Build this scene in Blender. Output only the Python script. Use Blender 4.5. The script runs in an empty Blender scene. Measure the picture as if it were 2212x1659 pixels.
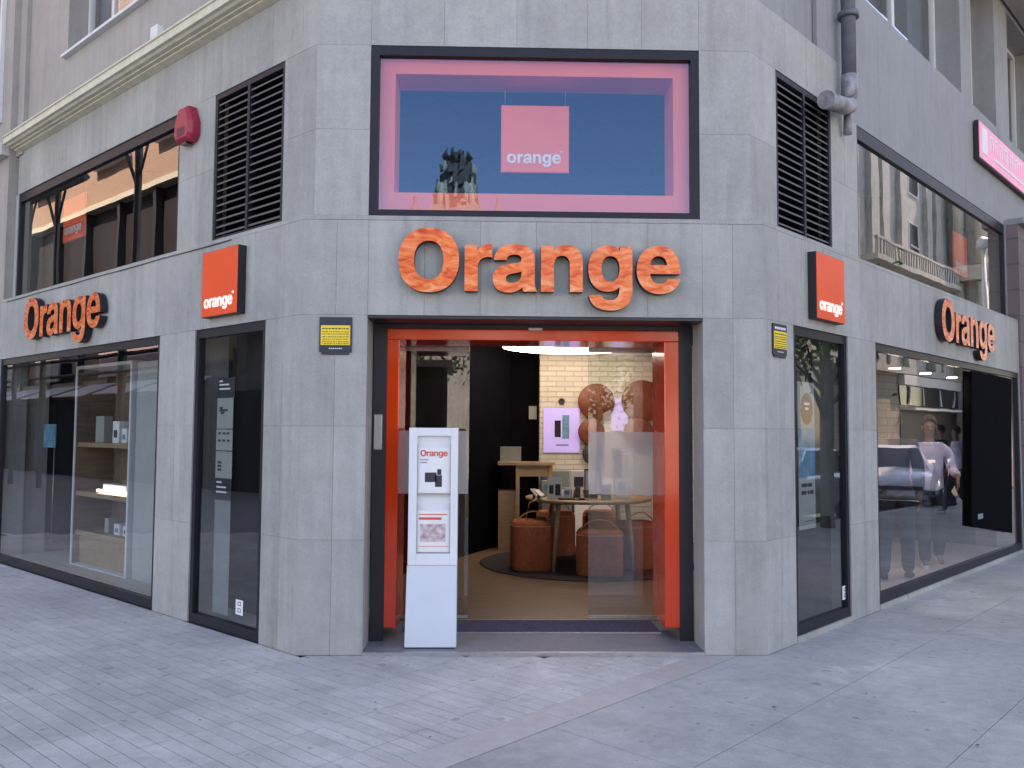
import bpy, bmesh, math, random
from mathutils import Vector, Matrix
R = math.radians
random.seed(7)
sc = bpy.context.scene
col = sc.collection

# ------------------------------------------------------------------ camera, sky, sun, exposure
cam = bpy.data.cameras.new('camera')
camo = bpy.data.objects.new('camera', cam); col.objects.link(camo)
YAW, PITCH, ROLL = 0.0243, 0.0562, 0.0061
_f = Vector((math.sin(YAW)*math.cos(PITCH), math.cos(YAW)*math.cos(PITCH), math.sin(PITCH)))
_r = Vector((math.cos(YAW), -math.sin(YAW), 0)); _u = _r.cross(_f)
_r2 = math.cos(ROLL)*_r + math.sin(ROLL)*_u; _u2 = -math.sin(ROLL)*_r + math.cos(ROLL)*_u
mw = Matrix((_r2, _u2, -_f)).transposed().to_4x4(); mw.translation = Vector((-0.312, -6.108, 1.6))
camo.matrix_world = mw
cam.sensor_width = 36.0; cam.lens = 36.0*1816.3/2212.0
cam.clip_start = 0.05; cam.clip_end = 1000
sc.camera = camo

SUN_AZ = R(30)      # from +Y towards +X
SUN_EL = R(50)
world = bpy.data.worlds.new('World'); sc.world = world; world.use_nodes = True
wn = world.node_tree; wn.nodes.clear()
wo = wn.nodes.new('ShaderNodeOutputWorld'); wb = wn.nodes.new('ShaderNodeBackground')
sky = wn.nodes.new('ShaderNodeTexSky'); sky.sky_type = 'NISHITA'; sky.sun_disc = False
sky.sun_elevation = SUN_EL; sky.sun_rotation = SUN_AZ
sky.air_density = 1.0; sky.dust_density = 0.1; sky.ozone_density = 2.2
wn.links.new(sky.outputs[0], wb.inputs[0]); wn.links.new(wb.outputs[0], wo.inputs[0])
wb.inputs[1].default_value = 0.15
sl = bpy.data.lights.new('sun', 'SUN'); sl.energy = 3.6; sl.angle = R(0.5); sl.color = (1.0, 0.94, 0.86)
so = bpy.data.objects.new('sun', sl); col.objects.link(so)
sd = Vector((math.sin(SUN_AZ)*math.cos(SUN_EL), math.cos(SUN_AZ)*math.cos(SUN_EL), math.sin(SUN_EL)))
so.rotation_euler = sd.to_track_quat('Z', 'Y').to_euler(); so.location = (0, 0, 30)
sc.view_settings.view_transform = 'Standard'; sc.view_settings.look = 'None'
sc.view_settings.use_white_balance = True; sc.view_settings.white_balance_temperature = 8500; sc.view_settings.white_balance_tint = 23
sc.view_settings.exposure = 1.95; sc.view_settings.gamma = 1.0; sc.view_settings.use_curve_mapping = False
sc.render.engine = 'CYCLES'
sc.cycles.use_denoising = True
sc.cycles.max_bounces = 10; sc.cycles.transparent_max_bounces = 16
sc.cycles.caustics_reflective = False; sc.cycles.caustics_refractive = False
sc.cycles.sample_clamp_indirect = 6

# ------------------------------------------------------------------ materials
def newmat(n):
    m = bpy.data.materials.new(n); m.use_nodes = True
    nt = m.node_tree; b = nt.nodes['Principled BSDF']
    return m, nt, b
def N(nt, t, **k):
    n = nt.nodes.new(t)
    for a, v in k.items(): setattr(n, a, v)
    return n
def mat(n, c, rough=.5, metal=0., var=.06, scale=8., bump=0., emit=None, es=0., spec=None, coat=0., stretch=(1, 1, 1), detail=4, rnd=0.):
    m, nt, b = newmat(n)
    b.inputs['Roughness'].default_value = rough; b.inputs['Metallic'].default_value = metal
    if spec is not None: b.inputs['Specular IOR Level'].default_value = spec
    if coat: b.inputs['Coat Weight'].default_value = coat; b.inputs['Coat Roughness'].default_value = .05
    tc = N(nt, 'ShaderNodeTexCoord'); mp = N(nt, 'ShaderNodeMapping'); mp.inputs['Scale'].default_value = stretch
    nt.links.new(tc.outputs['Object'], mp.inputs[0])
    no = N(nt, 'ShaderNodeTexNoise'); no.inputs['Scale'].default_value = scale; no.inputs['Detail'].default_value = detail
    nt.links.new(mp.outputs[0], no.inputs['Vector'])
    mr = N(nt, 'ShaderNodeMapRange'); mr.inputs[1].default_value = .3; mr.inputs[2].default_value = .7
    mr.inputs[3].default_value = 1-var; mr.inputs[4].default_value = 1+var
    nt.links.new(no.outputs[0], mr.inputs[0])
    v = mr.outputs[0]
    if rnd:
        oi = N(nt, 'ShaderNodeObjectInfo'); m2 = N(nt, 'ShaderNodeMapRange')
        m2.inputs[3].default_value = 1-rnd; m2.inputs[4].default_value = 1+rnd
        nt.links.new(oi.outputs['Random'], m2.inputs[0])
        mm = N(nt, 'ShaderNodeMath', operation='MULTIPLY'); nt.links.new(v, mm.inputs[0]); nt.links.new(m2.outputs[0], mm.inputs[1]); v = mm.outputs[0]
    mx = N(nt, 'ShaderNodeVectorMath', operation='SCALE'); mx.inputs[0].default_value = c[:3]
    nt.links.new(v, mx.inputs['Scale']); nt.links.new(mx.outputs[0], b.inputs['Base Color'])
    if bump:
        bp = N(nt, 'ShaderNodeBump'); bp.inputs['Strength'].default_value = bump; bp.inputs['Distance'].default_value = .01
        nt.links.new(no.outputs[0], bp.inputs['Height']); nt.links.new(bp.outputs[0], b.inputs['Normal'])
    if emit:
        b.inputs['Emission Color'].default_value = (*emit, 1); b.inputs['Emission Strength'].default_value = es
    return m

def stonemat(n, c1, c2, stain=.12, speck=.10, rough=.6, rnd=.05, streak=1.0, spots=0., runs=0.):
    """fine grained granite: large soft blotches, vertical weather streaks, fine speckle"""
    m, nt, b = newmat(n)
    b.inputs['Roughness'].default_value = rough; b.inputs['Specular IOR Level'].default_value = .35
    geo = N(nt, 'ShaderNodeNewGeometry')
    def noise(scale, st, det=4, rgh=.6):
        mp = N(nt, 'ShaderNodeMapping'); mp.inputs['Scale'].default_value = st; nt.links.new(geo.outputs['Position'], mp.inputs[0])
        x = N(nt, 'ShaderNodeTexNoise'); x.inputs['Scale'].default_value = scale; x.inputs['Detail'].default_value = det; x.inputs['Roughness'].default_value = rgh
        nt.links.new(mp.outputs[0], x.inputs['Vector']); return x.outputs[0]
    def mrange(o, a, bb, lo=.3, hi=.7):
        r = N(nt, 'ShaderNodeMapRange'); r.inputs[1].default_value = lo; r.inputs[2].default_value = hi; r.inputs[3].default_value = a; r.inputs[4].default_value = bb
        nt.links.new(o, r.inputs[0]); return r.outputs[0]
    big = mrange(noise(1.3, (1, 1, 1)), 0, 1)
    mixc = N(nt, 'ShaderNodeMix', data_type='RGBA'); mixc.inputs[6].default_value = (*c1, 1); mixc.inputs[7].default_value = (*c2, 1)
    nt.links.new(big, mixc.inputs[0])
    st = mrange(noise(5, (2.2, 2.2, .25*streak)), 1-stain, 1+stain)
    fi = mrange(noise(70, (1, 1, 1), 5, .75), 1-speck, 1+speck, .35, .65)
    md = mrange(noise(14, (1, 1, 1), 4, .7), 1-speck*.6, 1+speck*.6)
    oi = N(nt, 'ShaderNodeObjectInfo'); ra = mrange(oi.outputs['Random'], 1-rnd, 1+rnd, 0, 1)
    v = st
    extra = []
    if runs:
        # dried rain runs, only where the stretched noise peaks
        extra.append(mrange(noise(2.6, (3, 3, .16), 3, .5), 1, 1-runs, .56, .70))
        extra.append(mrange(noise(1.7, (1, 1, 1), 6, .75), 1-runs*.6, 1+runs*.3, .38, .6))
    if spots:
        # trodden-in gum and drip spots, pale worn patches, darker damp patches
        extra.append(mrange(noise(11, (1, 1, 1), 1, .3), 1, 1-spots*1.6, .70, .76))
        extra.append(mrange(noise(.55, (1, 1, 1), 5, .7), 1-spots*.75, 1+spots*.75, .35, .65))
        extra.append(mrange(noise(2.4, (1, 1.6, 1), 6, .8), 1-spots*.35, 1+spots*.45, .35, .68))
        extra.append(mrange(noise(1.1, (1.3, 1, 1), 3, .6), 1, 1+spots*1.1, .62, .70))
    for o in [fi, md, ra]+extra:
        k = N(nt, 'ShaderNodeMath', operation='MULTIPLY'); nt.links.new(v, k.inputs[0]); nt.links.new(o, k.inputs[1]); v = k.outputs[0]
    mx = N(nt, 'ShaderNodeVectorMath', operation='SCALE'); nt.links.new(mixc.outputs[2], mx.inputs[0]); nt.links.new(v, mx.inputs['Scale'])
    nt.links.new(mx.outputs[0], b.inputs['Base Color'])
    bp = N(nt, 'ShaderNodeBump'); bp.inputs['Strength'].default_value = .25; bp.inputs['Distance'].default_value = .004
    nt.links.new(fi, bp.inputs['Height']); nt.links.new(bp.outputs[0], b.inputs['Normal'])
    return m

def glassmat(n, ior=1.5, tint=(.9, .95, .95), wav=0., rc=(1, 1, 1)):
    m = bpy.data.materials.new(n); m.use_nodes = True; nt = m.node_tree; nt.nodes.clear()
    out = N(nt, 'ShaderNodeOutputMaterial'); mix = N(nt, 'ShaderNodeMixShader')
    tr = N(nt, 'ShaderNodeBsdfTransparent'); tr.inputs[0].default_value = (*tint, 1)
    gl = N(nt, 'ShaderNodeBsdfGlossy'); gl.inputs['Roughness'].default_value = 0.0; gl.inputs[0].default_value = (*rc, 1)
    fr = N(nt, 'ShaderNodeFresnel'); ge = N(nt, 'ShaderNodeNewGeometry'); im = N(nt, 'ShaderNodeMix'); im.inputs[2].default_value = ior; im.inputs[3].default_value = 1/ior
    nt.links.new(ge.outputs['Backfacing'], im.inputs[0]); nt.links.new(im.outputs[0], fr.inputs[0])   # the pane is thin: same reflectance from both sides
    # a pane has two faces: R = 2r/(1+r)
    a = N(nt, 'ShaderNodeMath', operation='MULTIPLY'); a.inputs[1].default_value = 2
    c = N(nt, 'ShaderNodeMath', operation='ADD'); c.inputs[1].default_value = 1
    d = N(nt, 'ShaderNodeMath', operation='DIVIDE')
    nt.links.new(fr.outputs[0], a.inputs[0]); nt.links.new(fr.outputs[0], c.inputs[0])
    nt.links.new(a.outputs[0], d.inputs[0]); nt.links.new(c.outputs[0], d.inputs[1])
    nt.links.new(d.outputs[0], mix.inputs[0]); nt.links.new(tr.outputs[0], mix.inputs[1]); nt.links.new(gl.outputs[0], mix.inputs[2])
    if wav:
        geo = N(nt, 'ShaderNodeNewGeometry'); no = N(nt, 'ShaderNodeTexNoise'); no.inputs['Scale'].default_value = 1.6; no.inputs['Detail'].default_value = 1
        nt.links.new(geo.outputs['Position'], no.inputs['Vector'])
        bp = N(nt, 'ShaderNodeBump'); bp.inputs['Strength'].default_value = wav; bp.inputs['Distance'].default_value = .01
        nt.links.new(no.outputs[0], bp.inputs['Height']); nt.links.new(bp.outputs[0], gl.inputs['Normal'])
    nt.links.new(mix.outputs[0], out.inputs[0]); return m

def frostmat(n, c, a):
    m = bpy.data.materials.new(n); m.use_nodes = True; nt = m.node_tree; nt.nodes.clear()
    out = N(nt, 'ShaderNodeOutputMaterial'); mix = N(nt, 'ShaderNodeMixShader'); mix.inputs[0].default_value = a
    tr = N(nt, 'ShaderNodeBsdfTransparent'); di = N(nt, 'ShaderNodeBsdfDiffuse'); di.inputs[0].default_value = (*c, 1)
    nt.links.new(tr.outputs[0], mix.inputs[1]); nt.links.new(di.outputs[0], mix.inputs[2]); nt.links.new(mix.outputs[0], out.inputs[0]); return m

def brickmat(n, c1, c2, cm, sx, sz, rough=.8, frame='L', mortar=.012, bump=.4):
    m, nt, b = newmat(n); b.inputs['Roughness'].default_value = rough
    tc = N(nt, 'ShaderNodeTexCoord'); sp = N(nt, 'ShaderNodeSeparateXYZ'); nt.links.new(tc.outputs['Object'], sp.inputs[0])
    cb = N(nt, 'ShaderNodeCombineXYZ')
    ad = N(nt, 'ShaderNodeMath', operation='SUBTRACT' if frame == 'L' else 'ADD')
    if frame == 'F':
        nt.links.new(sp.outputs[0], cb.inputs[0])
    else:
        nt.links.new(sp.outputs[1], ad.inputs[0]); nt.links.new(sp.outputs[0], ad.inputs[1])
        ml = N(nt, 'ShaderNodeMath', operation='MULTIPLY'); ml.inputs[1].default_value = .707; nt.links.new(ad.outputs[0], ml.inputs[0]); nt.links.new(ml.outputs[0], cb.inputs[0])
    nt.links.new(sp.outputs[2], cb.inputs[1])
    br = N(nt, 'ShaderNodeTexBrick'); nt.links.new(cb.outputs[0], br.inputs[0])
    br.inputs['Color1'].default_value = (*c1, 1); br.inputs['Color2'].default_value = (*c2, 1); br.inputs['Mortar'].default_value = (*cm, 1)
    br.inputs['Scale'].default_value = 1; br.inputs['Brick Width'].default_value = sx; br.inputs['Row Height'].default_value = sz; br.inputs['Mortar Size'].default_value = mortar
    nt.links.new(br.outputs[0], b.inputs['Base Color'])
    bp = N(nt, 'ShaderNodeBump'); bp.inputs['Strength'].default_value = bump; bp.inputs['Distance'].default_value = .01; bp.invert = True
    nt.links.new(br.outputs[1], bp.inputs['Height']); nt.links.new(bp.outputs[0], b.inputs['Normal'])
    return m

M = {}
M['stone'] = stonemat('granite_cladding', (.335, .335, .33), (.375, .375, .365), stain=.075, speck=.085, rnd=.085, runs=.14)
M['stone_joint'] = mat('joint_mortar', (.16, .16, .17), .9, var=.15, scale=30)
M['plaster'] = stonemat('painted_plaster', (.245, .252, .268), (.275, .28, .292), stain=.06, speck=.05, rnd=0, runs=.12)
M['plaster_warm'] = stonemat('bounce_tinted_plaster', (.32, .30, .29), (.37, .345, .33), stain=.06, speck=.05, rnd=0, runs=.10)  # warmth of light bounced onto the left side put into the plaster colour
M['cream'] = stonemat('cream_moulding', (.58, .55, .43), (.66, .63, .52), stain=.10, speck=.06, rnd=0)
M['frame'] = mat('anthracite_aluminium', (.016, .017, .026), .42, var=.08, scale=3, bump=0, spec=.25)
M['frame_dark'] = mat('black_brown_portal', (.018, .016, .024), .4, var=.1, scale=3)
M['slat'] = mat('louvre_aluminium', (.085, .085, .10), .45, var=.1, scale=10)
M['black'] = mat('matt_black', (.004, .004, .006), .9, var=.2, scale=6, spec=.02)
M['glass'] = glassmat('shop_window_glass', 1.58, (.86, .90, .90), wav=.10)
M['glass_up'] = glassmat('sky_tinted_upper_glass', 1.80, (.95, .94, .93), wav=.07, rc=(.30, .56, .88))  # deeper sky blue put into the reflection colour
M['glass_side'] = glassmat('upper_side_glass', 2.1, (.86, .89, .90), wav=.06)
M['glass_door'] = glassmat('door_glass', 1.5, (.93, .95, .95))
M['frost'] = frostmat('frosted_film', (.75, .75, .74), .5)
M['orange'] = mat('gloss_orange_metal', (.80, .052, .008), .14, var=.05, scale=2.2, bump=.10, coat=.5)
M['orange_box'] = mat('orange_window_box', (.94, .17, .07), .5, var=.04, scale=3)
M['logo'] = mat('glowing_orange_acrylic', (.72, .075, .022), .3, var=.03, scale=4, emit=(.95, .10, .02), es=.045)
M['white_logo'] = mat('backlit_white_letter', (.8, .8, .8), .4, var=.02, emit=(1, .95, .9), es=.15)
M['dark_side'] = mat('sign_side_black', (.012, .012, .018), .45, var=.1)
M['white'] = mat('white_lacquer', (.72, .74, .78), .35, var=.03, scale=4)
M['white_b'] = mat('white_lacquer_base', (.62, .67, .76), .4, var=.03, scale=4)
M['paper'] = mat('paper', (.78, .78, .80), .6, var=.02)
M['grey_paper'] = mat('grey_paper', (.33, .35, .34), .6, var=.04)
M['pale_grey'] = mat('pale_grey_panel', (.42, .45, .45), .5, var=.04)
M['grey_strip'] = mat('grey_strip', (.20, .23, .25), .5, var=.05)
M['yellow'] = mat('yellow_plate', (.88, .62, .04), .5, var=.05, scale=20)
M['ink'] = mat('dark_print', (.03, .03, .045), .6, var=.1)
M['pink_ink'] = mat('red_print', (.75, .10, .06), .6, var=.1)
M['alu'] = mat('brushed_aluminium', (.45, .45, .47), .35, metal=.8, var=.1, scale=30)
M['alarm'] = mat('red_plastic', (.36, .018, .045), .4, var=.1, scale=12)
M['pipe'] = mat('dark_grey_pipe', (.10, .11, .145), .5, var=.2, scale=9)
M['galv'] = mat('galvanised_duct', (.24, .24, .27), .5, var=.35, scale=14, bump=.3)
M['wood'] = mat('oak_floor', (.20, .135, .09), .40, var=.22, scale=4, stretch=(1, 9, 1))
M['wood2'] = mat('oak_furniture', (.34, .23, .14), .5, var=.12, scale=6, stretch=(1, 1, 6))
M['wood_dk'] = mat('walnut_back', (.20, .13, .10), .55, var=.2, scale=5, stretch=(4, 4, .6))
M['darkwall'] = mat('charcoal_slat_wall', (.0045, .0045, .006), .9, spec=.1, var=.15, scale=5)
M['room'] = mat('dark_room', (.012, .013, .018), .8, var=.15, scale=2)
M['room_b'] = mat('blue_grey_room', (.022, .030, .042), .8, var=.15, scale=2)
M['terra'] = mat('terracotta_fabric', (.44, .115, .045), .85, var=.15, scale=25, bump=.2)
M['rug'] = mat('dark_rug', (.045, .035, .035), .95, var=.2, scale=40, bump=.3)
M['mat'] = mat('entrance_mat', (.07, .075, .14), .95, var=.5, scale=60, bump=.4)
M['slab'] = stonemat('porch_slab', (.19, .20, .225), (.23, .24, .26), stain=.06, speck=.08, rnd=.02, streak=6)
M['lamp'] = mat('ring_lamp_diffuser', (.9, .9, .9), .5, emit=(1.0, .94, .86), es=7)
M['led'] = mat('shelf_light', (.9, .9, .9), .5, emit=(1, .97, .9), es=2.5)
M['screen'] = mat('lilac_poster_glow', (.42, .38, .75), .4, var=.10, scale=2, emit=(.40, .36, .95), es=.12)  # printed poster with a faint glow added to its lilac
M['paver'] = stonemat('paver_granite', (.47, .445, .415), (.54, .51, .48), stain=.08, speck=.09, rnd=.06, streak=4, spots=.23)
M['slabs'] = stonemat('pavement_granite', (.36, .35, .325), (.415, .40, .375), stain=.10, speck=.10, rnd=.03, streak=4, spots=.24)
M['strip'] = stonemat('pink_granite', (.45, .40, .37), (.52, .465, .43), stain=.07, speck=.08, rnd=.06, streak=4)
M['bed'] = mat('paver_bed', (.22, .215, .215), .9, var=.2, scale=15)
M['asphalt'] = mat('asphalt', (.05, .05, .053), .85, var=.2, scale=40, bump=.4)
M['brick_lit'] = brickmat('peach_brick', (.40, .255, .17), (.35, .215, .14), (.46, .36, .29), .26, .085, frame='L', mortar=.012)
M['whitebrick'] = brickmat('white_painted_brick', (.60, .575, .49), (.53, .505, .43), (.44, .41, .35), .25, .075, frame='F', bump=1.0, mortar=.008)
M['ashlar'] = brickmat('pale_ashlar', (.42, .38, .30), (.36, .33, .27), (.20, .19, .17), .75, .42, frame='R', mortar=.02)
M['ashlar_red'] = brickmat('mauve_ashlar', (.20, .145, .155), (.17, .125, .14), (.12, .10, .11), .7, .36, frame='R', mortar=.015)
M['oldstone'] = stonemat('old_stone', (.40, .405, .385), (.52, .52, .49), stain=.2, speck=.12, rnd=.05)
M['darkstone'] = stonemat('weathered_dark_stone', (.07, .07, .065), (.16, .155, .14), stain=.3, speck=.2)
M['darkglass'] = mat('dark_facade_glass', (.012, .014, .018), .12, var=.3, scale=1.5)
M['dark_clad'] = mat('dark_cladding', (.016, .014, .018), .7, var=.35, scale=1.2, stretch=(2, 2, .3))
M['steel'] = mat('dark_steel', (.022, .017, .02), .5, var=.2, scale=6)
M['leaf'] = mat('leaves', (.10, .20, .025), .6, var=.5, scale=3)
M['bark'] = mat('bark', (.10, .08, .06), .9, var=.3, scale=8, bump=.5)
M['skin'] = mat('skin', (.20, .095, .07), .5, var=.08, scale=6)
M['lilac'] = mat('lilac_jacket', (.50, .46, .60), .85, var=.15, scale=10, bump=.4)
M['navy'] = mat('navy_cloth', (.020, .024, .038), .9, var=.2, scale=10, bump=.4)
M['denim'] = mat('denim', (.02, .028, .045), .9, var=.2, scale=14, bump=.3)
M['hair'] = mat('brown_hair', (.014, .008, .006), .9, var=.3, scale=30)
M['shoe'] = mat('white_trainers', (.6, .6, .6), .6, var=.1)
M['car_white'] = mat('white_car_paint', (.72, .74, .78), .2, var=.02, coat=1)
M['car_dark'] = mat('dark_car_paint', (.02, .018, .026), .2, var=.05, coat=1)
M['tyre'] = mat('rubber', (.015, .015, .016), .8)
M['pink_sign'] = mat('pink_sign_face', (.70, .25, .40), .4, var=.1, scale=5, emit=(.7, .25, .42), es=.10)
M['leaflet'] = mat('coloured_print', (.55, .42, .45), .6, var=.45, scale=28)
M['beige_r'] = mat('pink_beige_tile', (.52, .43, .41), .5, var=.05)
M['beige_l'] = mat('sand_tile', (.50, .45, .35), .5, var=.05)
M['spot'] = mat('spot_lens', (.9, .9, .9), .5, emit=(1, .95, .88), es=60)
M['strap'] = mat('tan_strap', (.50, .26, .12), .6)
M['phone'] = mat('phone_black', (.012, .012, .015), .2)
M['blue_print'] = mat('sea_print', (.10, .27, .40), .5, var=.35, scale=9, stretch=(1, 1, 4))
M['disc'] = mat('brown_orange_disc', (.17, .038, .018), .5, var=.25, scale=16)
M['blind'] = mat('blue_grey_blind', (.16, .18, .22), .6, var=.06, scale=3)
M['pinkcurtain'] = mat('pink_curtain', (.55, .42, .42), .8, var=.05)
M['winwhite'] = mat('white_window_frame', (.62, .64, .66), .45, var=.03)

# ------------------------------------------------------------------ wall frames:  s along the wall, dep into the building, z up
W = 3.382; AL = 0.7488; AR = 0.7856
FRM = {'L': (Vector((-W/2, 0, 0)), Vector((-math.cos(AL), math.sin(AL), 0)), Vector((math.sin(AL), math.cos(AL), 0))),
       'F': (Vector((0, 0, 0)), Vector((1, 0, 0)), Vector((0, 1, 0))),
       'R': (Vector((W/2, 0, 0)), Vector((math.cos(AR), math.sin(AR), 0)), Vector((-math.sin(AR), math.cos(AR), 0)))}
TL, TR_ = math.tan(AL/2), math.tan(AR/2)
def P(fr, s, dep, z):
    o, t, m = FRM[fr]; v = o + t*s + m*dep; return Vector((v.x, v.y, z))
def signM(fr, s, dep, z):
    """matrix whose local X is the viewer's right, Y up, Z out of the wall"""
    o, t, m = FRM[fr]; r = -t if fr == 'L' else t
    mm = Matrix((r, Vector((0, 0, 1)), -m)).transposed().to_4x4(); mm.translation = P(fr, s, dep, z); return mm

# ------------------------------------------------------------------ mesh builder
class MB:
    def __init__(s, tf=None): s.v = []; s.f = []; s.mi = []; s.tf = tf; s.sm = []
    def add(s, vs, fs, mi=0, smooth=False):
        n = len(s.v)
        s.v += [s.tf(*p) if s.tf else Vector(p) for p in vs]
        s.f += [tuple(n+i for i in f) for f in fs]; s.mi += [mi]*len(fs); s.sm += [smooth]*len(fs); return s
    def hexa(s, vs, mi=0):
        return s.add(vs, [(0, 3, 2, 1), (4, 5, 6, 7), (0, 1, 5, 4), (1, 2, 6, 5), (2, 3, 7, 6), (3, 0, 4, 7)], mi)
    def box(s, a, b, mi=0):
        (x0, y0, z0), (x1, y1, z1) = a, b
        return s.hexa([(x0, y0, z0), (x1, y0, z0), (x1, y1, z0), (x0, y1, z0), (x0, y0, z1), (x1, y0, z1), (x1, y1, z1), (x0, y1, z1)], mi)
    def prism(s, poly, z0, z1, mi=0):
        n = len(poly)
        return s.add([(x, y, z0) for x, y in poly]+[(x, y, z1) for x, y in poly],
                     [tuple(range(n))[::-1], tuple(range(n, 2*n))]+[(i, (i+1) % n, n+(i+1) % n, n+i) for i in range(n)], mi)
    def tube(s, pts, r, n=8, mi=0, cap=True, smooth=True):
        pts = [Vector(p) for p in pts]; rs = r if isinstance(r, (list, tuple)) else [r]*len(pts)
        vs = []; fs = []
        for i, p in enumerate(pts):
            d = (pts[min(i+1, len(pts)-1)]-pts[max(i-1, 0)]).normalized()
            a = d.cross(Vector((0, 0, 1)) if abs(d.z) < .9 else Vector((1, 0, 0))).normalized(); b = d.cross(a)
            for k in range(n):
                t = 2*math.pi*k/n; vs.append(tuple(p+(a*math.cos(t)+b*math.sin(t))*rs[i]))
        for i in range(len(pts)-1):
            for k in range(n):
                fs.append((i*n+k, i*n+(k+1) % n, (i+1)*n+(k+1) % n, (i+1)*n+k))
        s.add(vs, fs, mi, smooth)
        if cap:
            m = len(s.v)-len(vs); s.f += [tuple(m+k for k in range(n))[::-1], tuple(m+len(vs)-n+k for k in range(n))]; s.mi += [mi]*2; s.sm += [False]*2
        return s
    def lathe(s, prof, c=(0, 0, 0), n=24, mi=0, smooth=True):
        vs = []; fs = []
        for r, z in prof:
            for k in range(n):
                t = 2*math.pi*k/n; vs.append((c[0]+r*math.cos(t), c[1]+r*math.sin(t), c[2]+z))
        for i in range(len(prof)-1):
            for k in range(n): fs.append((i*n+k, i*n+(k+1) % n, (i+1)*n+(k+1) % n, (i+1)*n+k))
        fs += [tuple(range(n))[::-1], tuple((len(prof)-1)*n+k for k in range(n))]
        return s.add(vs, fs, mi, smooth)
    def mesh(s, name, mats):
        me = bpy.data.meshes.new(name); me.from_pydata([tuple(v) for v in s.v], [], s.f)
        for m in (mats if isinstance(mats, (list, tuple)) else [mats]): me.materials.append(m)
        me.polygons.foreach_set('material_index', s.mi); me.polygons.foreach_set('use_smooth', s.sm)
        bm = bmesh.new(); bm.from_mesh(me); bmesh.ops.recalc_face_normals(bm, faces=bm.faces); bm.to_mesh(me); bm.free()
        me.update(); return me
    def build(s, name, mats, parent=None, mw=None, bevel=0, **tags):
        o = bpy.data.objects.new(name, s.mesh(name, mats)); col.objects.link(o)
        if parent: o.parent = parent
        if mw is not None: o.matrix_world = mw if not parent else mw
        if bevel:
            b = o.modifiers.new('bevel', 'BEVEL'); b.width = bevel; b.segments = 2; b.limit_method = 'ANGLE'
        for k, v in tags.items(): o[k] = v
        return o
def WB(fr): return MB(lambda s, d, z: P(fr, s, d, z))
def thing(name, label, cat, loc=(0, 0, 0), rz=0, group=None, mw=None):
    o = bpy.data.objects.new(name, None); col.objects.link(o); o.empty_display_size = .1
    if mw is not None: o.matrix_world = mw
    else: o.location = loc; o.rotation_euler = (0, 0, rz)
    o['label'] = label; o['category'] = cat
    if group: o['group'] = group
    return o
def single(mesh_obj, label, cat, group=None):
    mesh_obj['label'] = label; mesh_obj['category'] = cat
    if group: mesh_obj['group'] = group
    return mesh_obj
def inst(name, me, parent=None, loc=(0, 0, 0), rot=(0, 0, 0), scale=(1, 1, 1)):
    o = bpy.data.objects.new(name, me); col.objects.link(o)
    if parent: o.parent = parent
    o.location = loc; o.rotation_euler = rot; o.scale = scale; return o

# ------------------------------------------------------------------ lettering (own outlines)
def _sup(cx, cy, rx, ry, n=2.25, k=40, rev=False):
    p = []
    for i in range(k):
        t = 2*math.pi*i/k; c, s_ = math.cos(t), math.sin(t)
        p.append((cx+rx*math.copysign(abs(c)**(2/n), c), cy+ry*math.copysign(abs(s_)**(2/n), s_)))
    return p[::-1] if rev else p
def _path(txt):
    tk = txt.split(); i = 0; p = []; cur = None
    while i < len(tk):
        c = tk[i]
        if c in 'ML': cur = (float(tk[i+1]), float(tk[i+2])); p.append(cur); i += 3
        elif c == 'C':
            a = [float(x) for x in tk[i+1:i+7]]; p0 = cur
            for k in range(1, 9):
                t = k/8; u = 1-t
                p.append((u**3*p0[0]+3*u*u*t*a[0]+3*u*t*t*a[2]+t**3*a[4], u**3*p0[1]+3*u*u*t*a[1]+3*u*t*t*a[3]+t**3*a[5]))
            cur = (a[4], a[5]); i += 7
        else: i += 1
    return p
GL = {
 'O': (778, [_sup(389, 355, 348, 374), _sup(389, 355, 180, 236, rev=True)]),
 'o': (611, [_sup(306, 266, 273, 280), _sup(306, 266, 130, 168, rev=True)]),
 'r': (389, [_path('M 64 0 L 64 532 L 197 532 L 197 440 C 225 510 280 546 345 546 L 373 543 L 373 402 C 360 405 350 406 335 406 C 250 406 204 355 204 270 L 204 0')]),
 'n': (611, [_path('M 65 0 L 65 532 L 198 532 L 198 460 C 235 520 290 546 350 546 C 470 546 545 475 545 340 L 545 0 L 405 0 L 405 310 C 405 390 370 430 308 430 C 245 430 205 385 205 310 L 205 0')]),
 'e': (556, [_path('M 528 225 L 168 225 C 172 140 215 95 285 95 C 335 95 370 115 385 152 L 522 152 C 495 45 405 -14 283 -14 C 125 -14 23 95 23 265 C 23 430 125 546 280 546 C 440 546 532 430 528 225'),
             _path('M 168 315 L 386 315 C 380 395 340 437 278 437 C 215 437 176 395 168 315')[:-1]]),
 'a': (556, [_path('M 45 372 C 52 490 150 546 285 546 C 430 546 508 490 508 380 L 508 110 C 508 60 515 25 535 0 L 390 0 C 383 18 379 38 377 58 C 335 10 275 -14 205 -14 C 95 -14 30 45 30 140 C 30 245 95 290 215 308 L 310 322 C 350 330 368 342 368 372 C 368 415 340 437 280 437 C 215 437 185 415 180 372'),
             _path('M 368 245 C 350 230 325 225 290 219 C 215 207 170 195 170 145 C 170 105 198 85 245 85 C 315 85 368 125 368 200')]),
 'g': (611, [_path('M 545 532 L 413 532 L 413 460 C 380 520 330 546 265 546 C 125 546 37 430 37 275 C 37 110 120 8 262 8 C 325 8 375 32 405 80 L 405 35 C 405 -60 365 -108 285 -108 C 230 -108 195 -90 185 -50 L 48 -50 C 60 -155 145 -215 290 -215 C 455 -215 545 -130 545 30'),
             _sup(293, 274, 115, 158, rev=True)])}
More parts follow.
